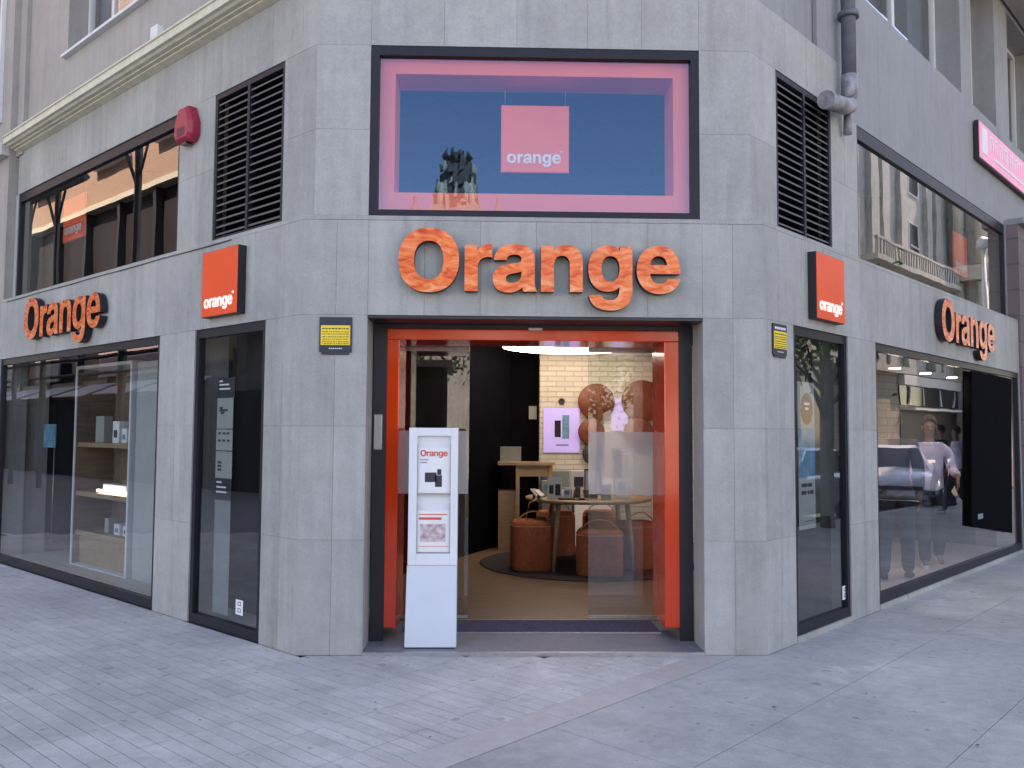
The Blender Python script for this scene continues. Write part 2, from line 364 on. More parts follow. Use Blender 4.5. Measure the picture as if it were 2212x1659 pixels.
def glyph_mesh(ch, h, depth, mats, name='letter', split=True):
    """solid letter, h metres per 1000 units, face towards +Z at z=depth"""
    cu = bpy.data.curves.new('g', 'CURVE'); cu.dimensions = '2D'; cu.fill_mode = 'BOTH'; cu.extrude = depth/2; cu.offset = .0075*h
    for poly in GL[ch][1]:
        q = [p for i, p in enumerate(poly) if i == 0 or (abs(p[0]-poly[i-1][0])+abs(p[1]-poly[i-1][1])) > .5]
        if abs(q[0][0]-q[-1][0])+abs(q[0][1]-q[-1][1]) < .5: q = q[:-1]
        sp = cu.splines.new('POLY'); sp.points.add(len(q)-1); sp.use_cyclic_u = True
        for i, (x, y) in enumerate(q): sp.points[i].co = (x*h/1000, y*h/1000, 0, 1)
    o = bpy.data.objects.new('g', cu); col.objects.link(o)
    dg = bpy.context.evaluated_depsgraph_get(); dg.update()
    me = bpy.data.meshes.new_from_object(o.evaluated_get(dg)); bpy.data.objects.remove(o); bpy.data.curves.remove(cu)
    me.name = name
    for v in me.vertices: v.co.z += depth/2
    me.materials.clear()
    for m in mats: me.materials.append(m)
    for p in me.polygons: p.material_index = 0 if (p.normal.z > .5 or not split) else 1
    return me
def word(txt, h, depth, mats, track=0, name='letter', start=0):
    out = []; x = start
    for ch in txt:
        out.append((x*h/1000, glyph_mesh(ch, h, depth, mats, name))); x += GL[ch][0]+track
    return out, x*h/1000

# crinkled glossy orange face of the big letters, reflection streaks put into the colour
def lettermat():
    m, nt, b = newmat('orange_letter_face'); b.inputs['Roughness'].default_value = .22; b.inputs['Metallic'].default_value = .15
    geo = N(nt, 'ShaderNodeTexCoord')
    mp = N(nt, 'ShaderNodeMapping'); mp.inputs['Scale'].default_value = (4, 11, 5); nt.links.new(geo.outputs['Object'], mp.inputs[0])
    no = N(nt, 'ShaderNodeTexNoise'); no.inputs['Scale'].default_value = 1.6; no.inputs['Detail'].default_value = 3; no.inputs['Roughness'].default_value = .6; no.inputs['Distortion'].default_value = 1.0
    nt.links.new(mp.outputs[0], no.inputs['Vector'])
    cr = N(nt, 'ShaderNodeValToRGB'); e = cr.color_ramp.elements
    e[0].position = .28; e[0].color = (.52, .035, .008, 1); e[1].position = .78; e[1].color = (.96, .42, .18, 1)
    q = cr.color_ramp.elements.new(.46); q.color = (.82, .12, .022, 1); q = cr.color_ramp.elements.new(.54); q.color = (.88, .20, .045, 1)
    q = cr.color_ramp.elements.new(.60); q.color = (.90, .23, .10, 1)
    nt.links.new(no.outputs[0], cr.inputs[0]); nt.links.new(cr.outputs[0], b.inputs['Base Color'])
    bp = N(nt, 'ShaderNodeBump'); bp.inputs['Strength'].default_value = .35; bp.inputs['Distance'].default_value = .01
    nt.links.new(no.outputs[0], bp.inputs['Height']); nt.links.new(bp.outputs[0], b.inputs['Normal'])
    return m
M['letter'] = lettermat()
#@@STRUCTURE
# ================================================================== GROUND
def tri_sheet(name, pts, z, m, **k):
    b = MB(); b.add([(x, y, z) for x, y in pts], [tuple(range(len(pts)))]); o = b.build(name, m)
    o['kind'] = 'structure'; return o
road = tri_sheet('road', [(-150, -150), (150, -150), (150, 150), (-150, 150)], -.14, M['asphalt'])
def LWp(s, D): p = P('L', s, -D, 0); return (p.x, p.y)
def RWp(s, D): p = P('R', s, -D, 0); return (p.x, p.y)
KERB = 3.35
pv = MB(); a = RWp(70, KERB); b_ = RWp(-60, KERB)
pv.prism([a, b_, (-90, b_[1]), (-90, 60), (a[0]-20, 60)], -.4, -.022)
pavement = pv.build('pavement', M['bed']); pavement['kind'] = 'structure'
pv = MB(); a = RWp(90, 12.4); b_ = RWp(-60, 12.4); pv.prism([a, b_, (b_[0]+40, b_[1]-30), (140, 60)], -.4, 0)
o = pv.build('far_pavement', M['slabs']); o['kind'] = 'structure'
kb = MB()
for i in range(40):
    s0 = -25+i*1.2; c = [RWp(s0, KERB+.15), RWp(s0+1.19, KERB+.15), RWp(s0+1.19, KERB), RWp(s0, KERB)]
    kb.prism(c, -.3, .0)
kb.build('kerb_stones', M['oldstone'], pavement, kind='stuff')

def offs(p, q): return Vector((p[0], p[1]))
def clip(poly, n, c):
    """keep the part of a convex polygon where n.p <= c"""
    out = []
    for i in range(len(poly)):
        a, b = poly[i], poly[(i+1) % len(poly)]; da = n[0]*a[0]+n[1]*a[1]-c; db = n[0]*b[0]+n[1]*b[1]-c
        if da <= 0: out.append(a)
        if (da < 0 < db) or (db < 0 < da):
            t = da/(da-db); out.append((a[0]+(b[0]-a[0])*t, a[1]+(b[1]-a[1])*t))
    return out
nR = (math.sin(AR), -math.cos(AR)); cR = nR[0]*W/2      # signed distance to the right wall line D = nR.p - cR
mL = (-math.sin(AL), -math.cos(AL)); cL = mL[0]*(-W/2)   # distance to left wall D = mL.p - cL
tLv = (-math.cos(AL), math.sin(AL)); tRv = (math.cos(AR), math.sin(AR))
ST0, ST1 = -.375, -.145                                  # pink strip between these distances
def dR(p): return nR[0]*p[0]+nR[1]*p[1]-cR
def outside(poly):
    """clip away the building: keep y<0 or left of left wall (convex pieces only)"""
    cx = sum(p[0] for p in poly)/len(poly); cy = sum(p[1] for p in poly)/len(poly)
    if mL[0]*cx+mL[1]*cy-cL > 0 and cx < -W/2+.05 and cy > -.02: return clip(poly, (-mL[0], -mL[1]), -cL-.004)
    return clip(poly, (0, 1), -.004) if True else poly
# small strip pavers aligned with the left wall, on the left of the pink strip
PWD, PLN, JT = .0895, .425, .005
cells = []
cv = Vector((-.35, -6.1))
for i in range(-60, 70):
    for j in range(-80, 130):
        u0 = .322+i*PLN; v0 = j*PWD   # u along tL, v along mL (outwards) from wall corner
        def pt(u, v): return (-W/2*0+tLv[0]*u+mL[0]*v, tLv[1]*u+mL[1]*v)
        poly = [pt(u0+JT/2, v0+JT/2), pt(u0+PLN-JT/2, v0+JT/2), pt(u0+PLN-JT/2, v0+PWD-JT/2), pt(u0+JT/2, v0+PWD-JT/2)]
        cx = sum(p[0] for p in poly)/4; cy = sum(p[1] for p in poly)/4
        if cy < -5.5 or cx < -9 or cy > 5.5 or cx > 3: continue
        inL = mL[0]*cx+mL[1]*cy-cL
        if (cx < -W/2 and inL < -.3) or (cx > -W/2 and cy > .1): continue
        n_before = len(poly)
        poly = clip(poly, nR, cR+ST0-JT/2)
        if len(poly) < 3: continue
        if cx > -W/2+.1: poly = clip(poly, (0, 1), -.006)
        else:
            poly = clip(poly, (-mL[0], -mL[1]), -cL-.006) if inL < .4 and cy > -.3 else poly
        if len(poly) < 3: continue
        ar = abs(sum(poly[k][0]*poly[(k+1) % len(poly)][1]-poly[(k+1) % len(poly)][0]*poly[k][1] for k in range(len(poly))))/2
        if ar < .001: continue
        # screen size ~ area / distance^3, only if in view
        dx, dy = cx+.312, cy+6.108; dist = math.hypot(dx, dy)
        ang = math.atan2(dx, dy)
        vis = dy > 3.9 and abs(ang-.024) < .56
        cells.append((-(1/dist**3) if vis else 1, cx, cy, poly))
cells.sort(key=lambda c: c[0])
stuff = MB()
for k, (sc_, cx, cy, poly) in enumerate(cells):
    rz = random.uniform(-.0012, .0012)
    if k < 298 and sc_ < 0:
        b = MB(); b.prism([(x-cx, y-cy) for x, y in poly], -.022, rz); o = b.build('paver', M['paver'], pavement); o.location = (cx, cy, 0)
    else:
        stuff.prism(poly, -.022, rz)
stuff.build('more_pavers', M['paver'], pavement, kind='stuff')
# pink granite strip
L_ = 1.0
for i in range(-8, 2):
    s0 = -.06-(1-i)*L_+0; s1 = s0+L_-.004
    poly = [tuple(Vector((W/2, 0))+Vector(tRv)*s+Vector(nR)*d) for s, d in ((s0, ST0), (s1, ST0), (s1, ST1), (s0, ST1))]
    poly = clip(poly, (0, 1), -.006)
    if len(poly) > 2: b = MB(); b.prism(poly, -.022, .0005); b.build('strip_stone', M['strip'], pavement)
# large granite slabs right of the strip and along the right wall
edges = [ST1+.006, .70, 1.57, 2.44, KERB]
st2 = MB()
for c in range(len(edges)-1):
    d0, d1 = edges[c]+.002, edges[c+1]-.002
    spans = [((c % 2)*.55+k*1.1, (c % 2)*.55+k*1.1+1.096) for k in range(-9, 24)]
    if c == 0: spans = [(a_, b_) for a_, b_ in spans if not (a_ < -.005 < b_)]+[(max(a_, -1.1), -.002) for a_, b_ in spans if a_ < -.005 < b_]+[(.002, b_) for a_, b_ in spans if a_ < -.005 < b_ and b_ > .01]
    for s0, s1 in spans:
        poly = [tuple(Vector((W/2, 0))+Vector(tRv)*s+Vector(nR)*d) for s, d in ((s0, d0), (s1, d0), (s1, d1), (s0, d1))]
        if c == 0:
            poly2 = clip(poly, (-nR[0], -nR[1]), -cR-.005)  # part outside right wall line
            poly = poly2 if s0 >= -.003 else clip(poly, (0, 1), -.006)
        if len(poly) < 3: continue
        cx = sum(p[0] for p in poly)/len(poly); cy = sum(p[1] for p in poly)/len(poly)
        if cx < -7: continue
        b = MB(); b.prism([(x-cx, y-cy) for x, y in poly], -.022, random.uniform(-.0006, .0006))
        o = b.build('paving_slab', M['slabs'], pavement); o.location = (cx, cy, 0)
# litter and dark spots on the ground
random.seed(3)
lf = MB()
for (x, y) in [(-1.9, -1.35), (-.98, -1.05), (.15, -1.28), (-.62, -1.62), (2.0, -.9), (1.35, -1.15), (2.2, -1.75), (-2.4, -.9)]:
    r = random.uniform(.008, .016); t = random.uniform(0, 3)
    lf.add([(x+r*math.cos(t+k), y+r*.6*math.sin(t+k), .003+.004*(k % 2)) for k in (0, 1.3, 2.6, 3.9, 5.2)], [(0, 1, 2, 3, 4)])
lf.build('dry_leaf_crumbs', M['ink'], pavement, kind='stuff')

# ================================================================== SHOP BUILDING
shop = thing('shop_building', 'corner phone shop building clad in grey granite with plastered upper storeys', 'building', (0, 0, 0))
Z1, Z2, Z3 = 2.44, 3.14, 4.51
TH = .03; J = .0017
CL, CR = {'L': TL, 'R': TR_}, None
def panel(fr, s0, s1, z0, z1, dep, m='stone', name='stone_panel', ms0=0, ms1=0, th=TH):
    """slab with mitred ends: ms = shift of the end per metre of depth"""
    g0 = 0 if ms0 else J/2; g1 = 0 if ms1 else J/2
    d = dep+random.uniform(0, .0008); b = WB(fr); z0 += J/2; z1 -= J/2
    q = [(s0+g0, d, z0), (s1-g1, d, z0), (s1-g1+ms1*th, d+th, z0), (s0+g0+ms0*th, d+th, z0)]
    b.hexa(q+[(x, y, z+(z1-z0)) for x, y, z in q]); return b.build(name, M[m], shop)
def rows(fr, s_list, z_list, dep, ms0=0, ms1=0, **k):
    for i in range(len(s_list)-1):
        for j in range(len(z_list)-1):
            panel(fr, s_list[i], s_list[i+1], z_list[j], z_list[j+1], dep, ms0=ms0 if i == 0 else 0, ms1=ms1 if i == len(s_list)-2 else 0, **k)
def seq(a, b, step=.41):
    n = max(1, round((b-a)/step)); return [a+(b-a)*i/n for i in range(n+1)]
def wallbox(fr, s0, s1, z0, z1, d0, d1, m='stone_joint', ms0=0, ms1=0, name='wall', mitre_from=None):
    b = WB(fr)
    q = [(s0, d0, z0), (s1, d0, z0), (s1+ms1*(d1-d0), d1, z0), (s0+ms0*(d1-d0), d1, z0)]
    b.hexa(q+[(x, y, z1) for x, y, z in q]); return b.build(name, M[m], shop)
ZP = [0, .815, 1.63, Z1]
EL, ER = 6.40, 7.43
OD = .12   # set-back of the upper cladding
# facet
rows('F', [-W/2, -1.45, -1.218], ZP, 0, ms0=TL); rows('F', [1.236, 1.46, W/2], ZP, 0, ms1=-TR_)
rows('F', [-W/2, -1.45, -1.218]+seq(-1.218, 1.236)[1:]+[1.46, W/2], [Z1, Z2], 0, ms0=TL, ms1=-TR_)
uL, uR = -W/2+OD*TL, W/2-OD*TR_
rows('F', [uL, -1.240], [Z2+.065, 3.86, Z3], OD, ms0=TL); rows('F', [1.25, uR], [Z2+.065, 3.86, Z3], OD, ms1=-TR_)
rows('F', [uL, -1.24, -.69, -.14, .40, .81, 1.25, uR], [Z3, 5.06], OD, ms0=TL, ms1=-TR_)
# left wall
rows('L', [0, .24, .48], ZP, 0, ms0=TL); rows('L', [1.557, 1.87, 2.19], ZP, 0)
rows('L', [6.335, EL], ZP, 0)
rows('L', [0, .24]+seq(.24, EL)[1:], [Z1, Z2], 0, ms0=TL)
u0 = OD*TL
rows('L', [u0, .475], [Z2+.065, 3.86, Z3], OD, ms0=TL); rows('L', [1.54, 1.85, 2.165], [Z2+.065, 3.86, Z3], OD)
rows('L', [u0, .24]+seq(.24, 6.33)[1:], [Z3, 5.03], OD, ms0=TL)
# right wall
rows('R', [0, .24, .48], ZP, 0, ms0=TR_); rows('R', [1.532, 1.85, 2.17], ZP, 0); rows('R', [7.39, ER], ZP, 0)
rows('R', [0, .24]+seq(.24, ER)[1:], [Z1, Z2], 0, ms0=TR_)
u0 = OD*TR_
rows('R', [u0, .475], [Z2+.065, 3.86, Z3], OD, ms0=TR_); rows('R', [1.535, 1.83, 2.125], [Z2+.065, 3.86, Z3], OD)
rows('R', [u0, .24, .65, 1.06, 1.47, 1.78], [Z3, 4.97], OD, ms0=TR_)
# sill course on top of the band
def sill(fr, s0, s1, ms0=0, ms1=0):
    b = WB(fr); a, z0 = .004, Z2+.003
    q = []
    for (d, z) in ((a, z0), (a, Z2+.035), (OD-.002, Z2+.062), (OD-.002, z0)):
        q.append((d, z))
    vs = [(s0+ms0*d, d, z) for d, z in q]+[(s1+ms1*d, d, z) for d, z in q]
    b.add(vs, [(0, 1, 2, 3), (7, 6, 5, 4)]+[(i, (i+1) % 4, 4+(i+1) % 4, 4+i) for i in range(4)]); b.build('sill_course', M['stone'], shop)
sill('F', -W/2, W/2, TL, -TR_); sill('L', 0, EL, TL); sill('R', 0, ER, TR_)
# backing masonry
b0, b1 = TH, .32
def back(fr, s0, s1, z0, z1, d0=b0, d1=b1, ms0=0, ms1=0, m='stone'): return wallbox(fr, s0+ms0*d0, s1+ms1*d0, z0, z1, d0, d1, m, ms0, ms1)
back('F', -W/2, -1.221, 0, Z1, ms0=TL); back('F', 1.239, W/2, 0, Z1, ms1=-TR_)
back('F', -W/2, W/2, Z1+.003, Z2, ms0=TL, ms1=-TR_)
back('F', -W/2, -1.243, Z2, Z3, OD+TH, .42, ms0=TL); back('F', 1.253, W/2, Z2, Z3, OD+TH, .42, ms1=-TR_)
back('F', -W/2, W/2, Z3+.003, 6, OD+TH, .42, ms0=TL, ms1=-TR_, m='plaster_warm')
back('L', 0, .477, 0, Z1, ms0=TL); back('L', 1.56, 2.187, 0, Z1); back('L', 6.338, EL-.003, 0, Z1)
back('L', 0, EL-.003, Z1+.003, Z2, ms0=TL)
back('L', 0, .472, Z2, Z3, OD+TH, .42, ms0=TL); back('L', 1.543, 2.162, Z2, Z3, OD+TH, .42); back('L', 6.303, EL-.003, Z2, Z3, OD+.002, .42)
back('L', 0, EL-.003, Z3+.003, 5.05, OD+TH, .42, ms0=TL)
back('R', 0, .477, 0, Z1, ms0=TR_); back('R', 1.535, 2.167, 0, Z1); back('R', 7.393, ER-.003, 0, Z1)
back('R', 0, ER-.003, Z1+.003, Z2, ms0=TR_)
back('R', 0, .472, Z2, Z3, OD+TH, .42, ms0=TR_); back('R', 1.538, 2.122, Z2, Z3, OD+TH, .42)
back('R', 0, 1.78, Z3+.003, 4.97, OD+TH, .42, ms0=TR_)
back('R', 7.38, 7.6, Z2, Z3, OD, .42, m='plaster')
# low plinth stone under the right windows
for a_, b__ in ((.48, 1.532), (2.17, 7.39)):
    wallbox('R', a_+.002, b__-.002, 0, .045, -.004, .1, 'slabs', name='plinth_stone')

# ---------------------------------------------------------------- windows with metal frames
def window(fr, s0, s1, z0, z1, dep, side=.05, top=.07, bot=.08, glass='glass', thick=.06, name='shop_window', mull=(), m='frame', gd=None, parent=None, glabel=None, mw_=.05):
    b = WB(fr); d0, d1 = dep, dep+thick
    b.box((s0, d0, z0), (s0+side, d1, z1)); b.box((s1-side, d0, z0), (s1, d1, z1))
    b.box((s0+side, d0, z0), (s1-side, d1, z0+bot)); b.box((s0+side, d0, z1-top), (s1-side, d1, z1))
    for q in mull: b.box((q-mw_/2, d0+.005, z0+bot), (q+mw_/2, d1, z1-top))
    w = b.build(name, M[m], parent or shop)
    edges = [s0+side]+[q for q in mull]+[s1-side]
    for i in range(len(edges)-1):
        g = WB(fr); a = edges[i]+(mw_/2 if i else 0); c = edges[i+1]-(mw_/2 if i < len(edges)-2 else 0); gdep = gd if gd else dep+thick*.45
        g.add([(a, gdep, z0+bot), (c, gdep, z0+bot), (c, gdep, z1-top), (a, gdep, z1-top)], [(0, 1, 2, 3)])
        g.build('pane', M[glass], w)
    return w
window('L', .482, 1.555, .0, Z1-.003, .012)
window('L', 2.192, 6.333, .0, Z1-.003, .012, bot=.09)
window('R', .482, 1.530, .047, Z1-.003, .012, side=.05)
window('R', 2.172, 7.388, .047, Z1-.003, .012, bot=.09, side=.05, mull=())
window('L', 2.168, 6.30, Z2+.068, Z3-.003, OD+.012, side=.04, top=.10, bot=.03, glass='glass_side')
window('R', 2.128, 7.38, Z2+.068, Z3-.003, OD+.012, side=.04, top=.12, bot=.03, glass='glass_side')
window('F', -1.237, 1.247, Z2+.068, Z3-.003, OD+.005, side=.06, top=.07, bot=.045, glass='glass_up', thick=.07)

# ---------------------------------------------------------------- louvred vents
slat_cache = {}
def louvre(fr, s0, s1, z0, z1):
    b = WB(fr); d0, d1 = OD+.006, OD+.07; f = .035; mid = (s0+s1)/2
    for a, c in ((s0, s0+f), (mid-f/2, mid+f/2), (s1-f, s1)): b.box((a, d0, z0), (c, d1, z1))
    for a, c in ((s0+f, mid-f/2), (mid+f/2, s1-f)):
        b.box((a, d0, z0), (c, d1, z0+.03)); b.box((a, d0, z1-.045), (c, d1, z1))
    v = b.build('louvre_vent', M['frame'], shop)
    b = WB(fr); b.box((s0+.01, d1+.05, z0+.01), (s1-.01, d1+.07, z1-.01)); b.build('vent_back', M['black'], v)
    n = 19
    for a, c in ((s0+f, mid-f/2), (mid+f/2, s1-f)):
        for k in range(n):
            z = z0+.035+(z1-z0-.09)*(k+.25)/n
            q = WB(fr); t = .004
            q.hexa([(a+.001, d0+.008, z), (c-.001, d0+.008, z), (c-.001, d0+.055, z+.036), (a+.001, d0+.055, z+.036),
                    (a+.001, d0+.008, z+.014), (c-.001, d0+.008, z+.014), (c-.001, d0+.055, z+.036+t), (a+.001, d0+.055, z+.036+t)])
            q.build('slat', M['slat'], v)
louvre('L', .478, 1.538, Z2+.075, Z3-.003); louvre('R', .478, 1.533, Z2+.075, Z3-.003)

# ---------------------------------------------------------------- cornice on the left wall
prof = [(.115, 5.03), (.05, 5.045), (.05, 5.06), (.01, 5.06), (.01, 5.075), (-.03, 5.075), (-.05, 5.09), (-.08, 5.095), (-.08, 5.165), (-.095, 5.17), (-.095, 5.185), (.20, 5.215), (.20, 5.03)]
b = WB('L'); n = len(prof)
vs = [(.12, d, z) for d, z in prof]+[(6.30, d, z) for d, z in prof]
b.add(vs, [tuple(range(n)), tuple(range(2*n-1, n-1, -1))]+[(i, (i+1) % n, n+(i+1) % n, n+i) for i in range(n)]); b.build('cornice', M['cream'], shop)
# ---------------------------------------------------------------- upper storeys (plaster)
def plast(fr, s0, s1, z0, z1, d0, d1, m='plaster', name='upper_wall', ms0=0): return wallbox(fr, s0, s1, z0, z1, d0, d1, m, ms0=ms0, name=name)
TOP = 20.5
# left: windows at s 2.4-4.98, 6.75-8.8
def wall_with_windows(fr, s0, s1, z0, z1, wins, d0, d1, m, zs0, zs1, ms0=0):
    e = s0
    for i, (a, c) in enumerate(wins):
        plast(fr, e, a, z0, z1, d0, d1, m, ms0=ms0 if i == 0 else 0); e = c
    plast(fr, e, s1, z0, z1, d0, d1, m)
    for a, c in wins:
        prev = z0
        for zz0, zz1 in zip(zs0, zs1):
            plast(fr, a, c, prev, zz0, d0, d1, m); prev = zz1
        plast(fr, a, c, prev, z1, d0, d1, m)
wall_with_windows('L', OD*TL+.02, 6.18, 5.055, TOP, [(2.30, 4.98)], OD+.03, .6, 'plaster_warm', [5.90, 9.2, 12.5], [7.7, 11, 14.3], ms0=TL)
plast('L', 6.18, 6.40, 5.0, TOP, OD-.02, .6, 'plaster_warm', 'pilaster')
for z0 in (5.9, 9.2, 12.5):
    w = window('L', 2.31, 4.97, z0+.01, z0+1.79, OD+.24, side=.05, top=.05, bot=.04, name='upper_window', m='winwhite', mull=(3.5, 4.30), mw_=.05, glass='glass')
    b = WB('L'); b.box((2.31, OD+.36, z0), (4.97, OD+.38, z0+1.8)); b.build('blind', M['blind'], w)
    b = WB('L'); b.box((2.26, OD-.03, z0-.03), (5.03, OD+.24, z0+.002)); b.build('window_sill', M['winwhite'], w)
    if z0 < 6:
        b = WB('L'); b.box((3.0, OD+.32, z0+.05), (3.72, OD+.34, z0+.75)); b.build('curtain', M['pinkcurtain'], w)
# right: plaster wall, flush with upper cladding, above the window and above the cladding
wall_with_windows('R', 1.785, 7.6, 4.52, TOP, [(2.46, 5.55), (6.0, 7.15)], OD+.015, .6, 'plaster', [5.845, 9.2, 12.5], [7.75, 11, 14.3])
plast('R', OD*TR_+.02, 1.78, 4.975, TOP, OD+.055, .6, 'plaster', ms0=TR_)
plast('R', 1.30, 1.78, 4.976, TOP, OD+.012, OD+.05, 'plaster', 'pilaster')
wall_with_windows('R', 7.6, 14, 4.52, TOP, [(7.85, 9.6), (10.2, 12.4)], OD+.015, .6, 'plaster', [5.845, 9.2, 12.5], [7.75, 11, 14.3])
for z0 in (5.845, 9.2, 12.5):
    for (a, c, ml) in ((2.46, 5.55, (4.05,)), (6.0, 7.15, (6.45,)), (7.85, 9.6, (8.6,)), (10.2, 12.4, (11.3,))):
        w = window('R', a+.005, c-.005, z0+.005, z0+1.9, OD+.30, side=.06, top=.06, bot=.05, name='upper_window', m='winwhite', mull=ml, mw_=.09)
        b = WB('R'); b.box((a+.005, OD+.44, z0), (c-.005, OD+.46, z0+1.9)); b.build('blind', M['blind'], w)
# thin balcony slab over the upper right windows
b = WB('R'); b.box((5.9, -.62, 7.80), (14, .10, 7.98)); b.box((5.9, -.66, 7.985), (14, .10, 8.05)); b.build('balcony_slab', M['plaster_warm'], shop)
# facet above the frame
wallbox('F', uL+.02, uR-.02, 5.065, TOP, OD+.02, .6, 'plaster_warm', ms0=TL, ms1=-TR_)
# solid core of the upper storeys and roof (keeps the sun behind the building)
def fp(fr, s, d): p = P(fr, s, d, 0); return (p.x, p.y)
b = MB(); b.prism([fp('L', 6.4, .62), fp('F', -W/2+.62*TL, .62), fp('F', W/2-.62*TR_, .62), fp('R', 14, .62), (12, 24), (-12, 24), fp('L', 14, .62)][:1]+[fp('F', -W/2+.62*TL, .62), fp('F', W/2-.62*TR_, .62), fp('R', 14, .62), (13, 24), (-12, 24), fp('L', 14, .62)], 5.2, TOP+.2)
b.build('storey_core', M['plaster'], shop)
b = MB(); b.prism([fp('L', 6.45, .6), (-4.0, 6.5), (7.7, 6.5), fp('R', 7.5, .6), fp('R', 14, .6), (13, 24), (-12, 24), fp('L', 14, .6)], -.1, 5.19)
b.build('rear_core', M['room'], shop)

# ---------------------------------------------------------------- rooms inside
def poly_in(d, extra=0): return [fp('L', 6.36, d), fp('F', -W/2+d*TL, d), fp('F', W/2-d*TR_, d), fp('R', 7.40, d), (7.6, 6.48), (-4.0, 6.48)]
# ground floor: the porch is notched out of the wooden floor
b = MB(); zf = .02
pin = poly_in(.05)
b.add([(x, y, zf) for x, y in [pin[0], pin[1], (-1.23, .05), (-1.23, 1.035), (1.24, 1.035), (1.24, .05), pin[2], pin[3], pin[4], pin[5]]], [(0, 1, 2, 3, 9), (3, 4, 8, 9), (4, 5, 6, 7), (4, 7, 8)])
shop_floor = b.build('interior_floor', M['wood'], None); shop_floor['kind'] = 'structure'
b = MB(); b.prism(poly_in(.34), 2.86, 3.12); o = b.build('ceiling', M['darkwall'], shop)
b = MB(); b.prism([fp('L', 6.36, .13), fp('F', -W/2+.13*TL, .16), fp('F', W/2-.13*TR_, .16), fp('R', 7.40, .13), (7.6, 6.48), (-4.0, 6.48)], 3.125, 3.15); b.build('upper_floor', M['room'], shop)
# room linings
def lining(a, c, z0, z1, m, name='inner_wall', t=.06):
    d = Vector((c[0]-a[0], c[1]-a[1])).normalized(); n = Vector((-d.y, d.x))*t
    b = MB(); b.prism([a, c, (c[0]+n.x, c[1]+n.y), (a[0]+n.x, a[1]+n.y)], z0, z1); return b.build(name, M[m], shop)
lining((7.58, 6.40), (2.6, 6.40), .02, 2.86, 'room_b'); lining((-4.2, 6.32), (-.12, 6.32), .02, 2.86, 'room')
lining((7.6, 6.40), (-4, 6.40), 3.15, 5.19, 'room')
b = MB()
# ---------------------------------------------------------------- entrance
b = WB('F'); b.box((-1.219, .001, -.02), (1.237, 1.03, .018)); b.build('porch_slab', M['slab'], shop)
b = WB('F'); b.box((-1.219, -.012, -.01), (1.237, .012, .024)); b.build('porch_edge_strip', M['alu'], shop)
# dark metal portal
b = WB('F')
b.box((-1.218, .335, .02), (-1.115, .36, 2.437)); b.box((1.135, .335, .02), (1.236, .36, 2.437)); b.box((-1.115, .335, 2.385), (1.135, .36, 2.437))
b.box((-1.218, .36, .02), (-1.19, 1.03, 2.437)); b.box((1.208, .36, .02), (1.236, 1.03, 2.437)); b.box((-1.19, .36, 2.40), (1.208, 1.03, 2.437))
b.box((-1.218, -.004, 2.417), (1.236, .334, 2.436))
portal = b.build('door_portal', M['frame_dark'], shop)
b = WB('F'); zb = .115
for x0, x1 in ((-1.118, -1.02), (1.022, 1.137)):
    b.box((x0, .345, zb), (x1, .83, 2.30))
b.box((-1.118, .345, 2.30), (1.137, .83, 2.384))
b.build('orange_door_surround', M['orange'], portal, bevel=.006)
b = WB('F'); b.box((-.03, .325, 2.376), (.075, .343, 2.396)); b.build('door_sensor', M['alu'], portal)
b = WB('F'); b.box((-1.205, .322, 1.455), (-1.143, .334, 1.722)); b.build('intercom_plate', M['alu'], portal, bevel=.003)
# door leaves
def leaf(x0, x1, y, fx0, fx1):
    b = WB('F'); b.box((x0, y-.006, .035), (x1, y+.012, .055)); d = b.build('sliding_door', M['alu'], shop)
    b = WB('F'); b.box((x0, y-.006, 2.28), (x1, y+.012, 2.36)); b.build('top_rail', M['alu'], d)
    b = WB('F'); b.box((x0, y-.004, .055), (x1, y+.004, 2.28)); b.build('pane', M['glass_door'], d)
    b = WB('F'); b.add([(fx0, y-.006, 1.07), (fx1, y-.006, 1.07), (fx1, y-.006, 1.60), (fx0, y-.006, 1.60)], [(0, 1, 2, 3)]); b.build('frosted_band', M['frost'], d)
    return d
leaf(-1.10, -.50, 1.06, -1.09, -.505)
dr = leaf(.515, 1.13, 1.06, .52, 1.125)
b = WB('F')
for k in range(9): b.box((.74+k*.019, 1.0525, 1.445), (.752+k*.019, 1.0535, 1.456))
for k in range(3): b.box((.80+k*.022, 1.0525, 1.405), (.812+k*.022, 1.0535, 1.417))
b.build('door_print', M['paper'], dr)
b = WB('F'); b.box((-.62, 1.02, .02), (1.13, 1.035, .028)); b.build('threshold', M['alu'], shop)
mt = MB(); mt.box((-1.0, .58, .019), (1.03, 1.0, .028)); dm = mt.build('doormat', M['mat']); single(dm, 'dark blue ribbed entrance mat set behind the shop door step', 'doormat')
b = MB()
for a, c in (((-1.0, .572), (1.035, .579)),): b.box((a[0], a[1], .019), (c[0], c[1], .029))
b.build('mat_edging', M['alu'], dm)

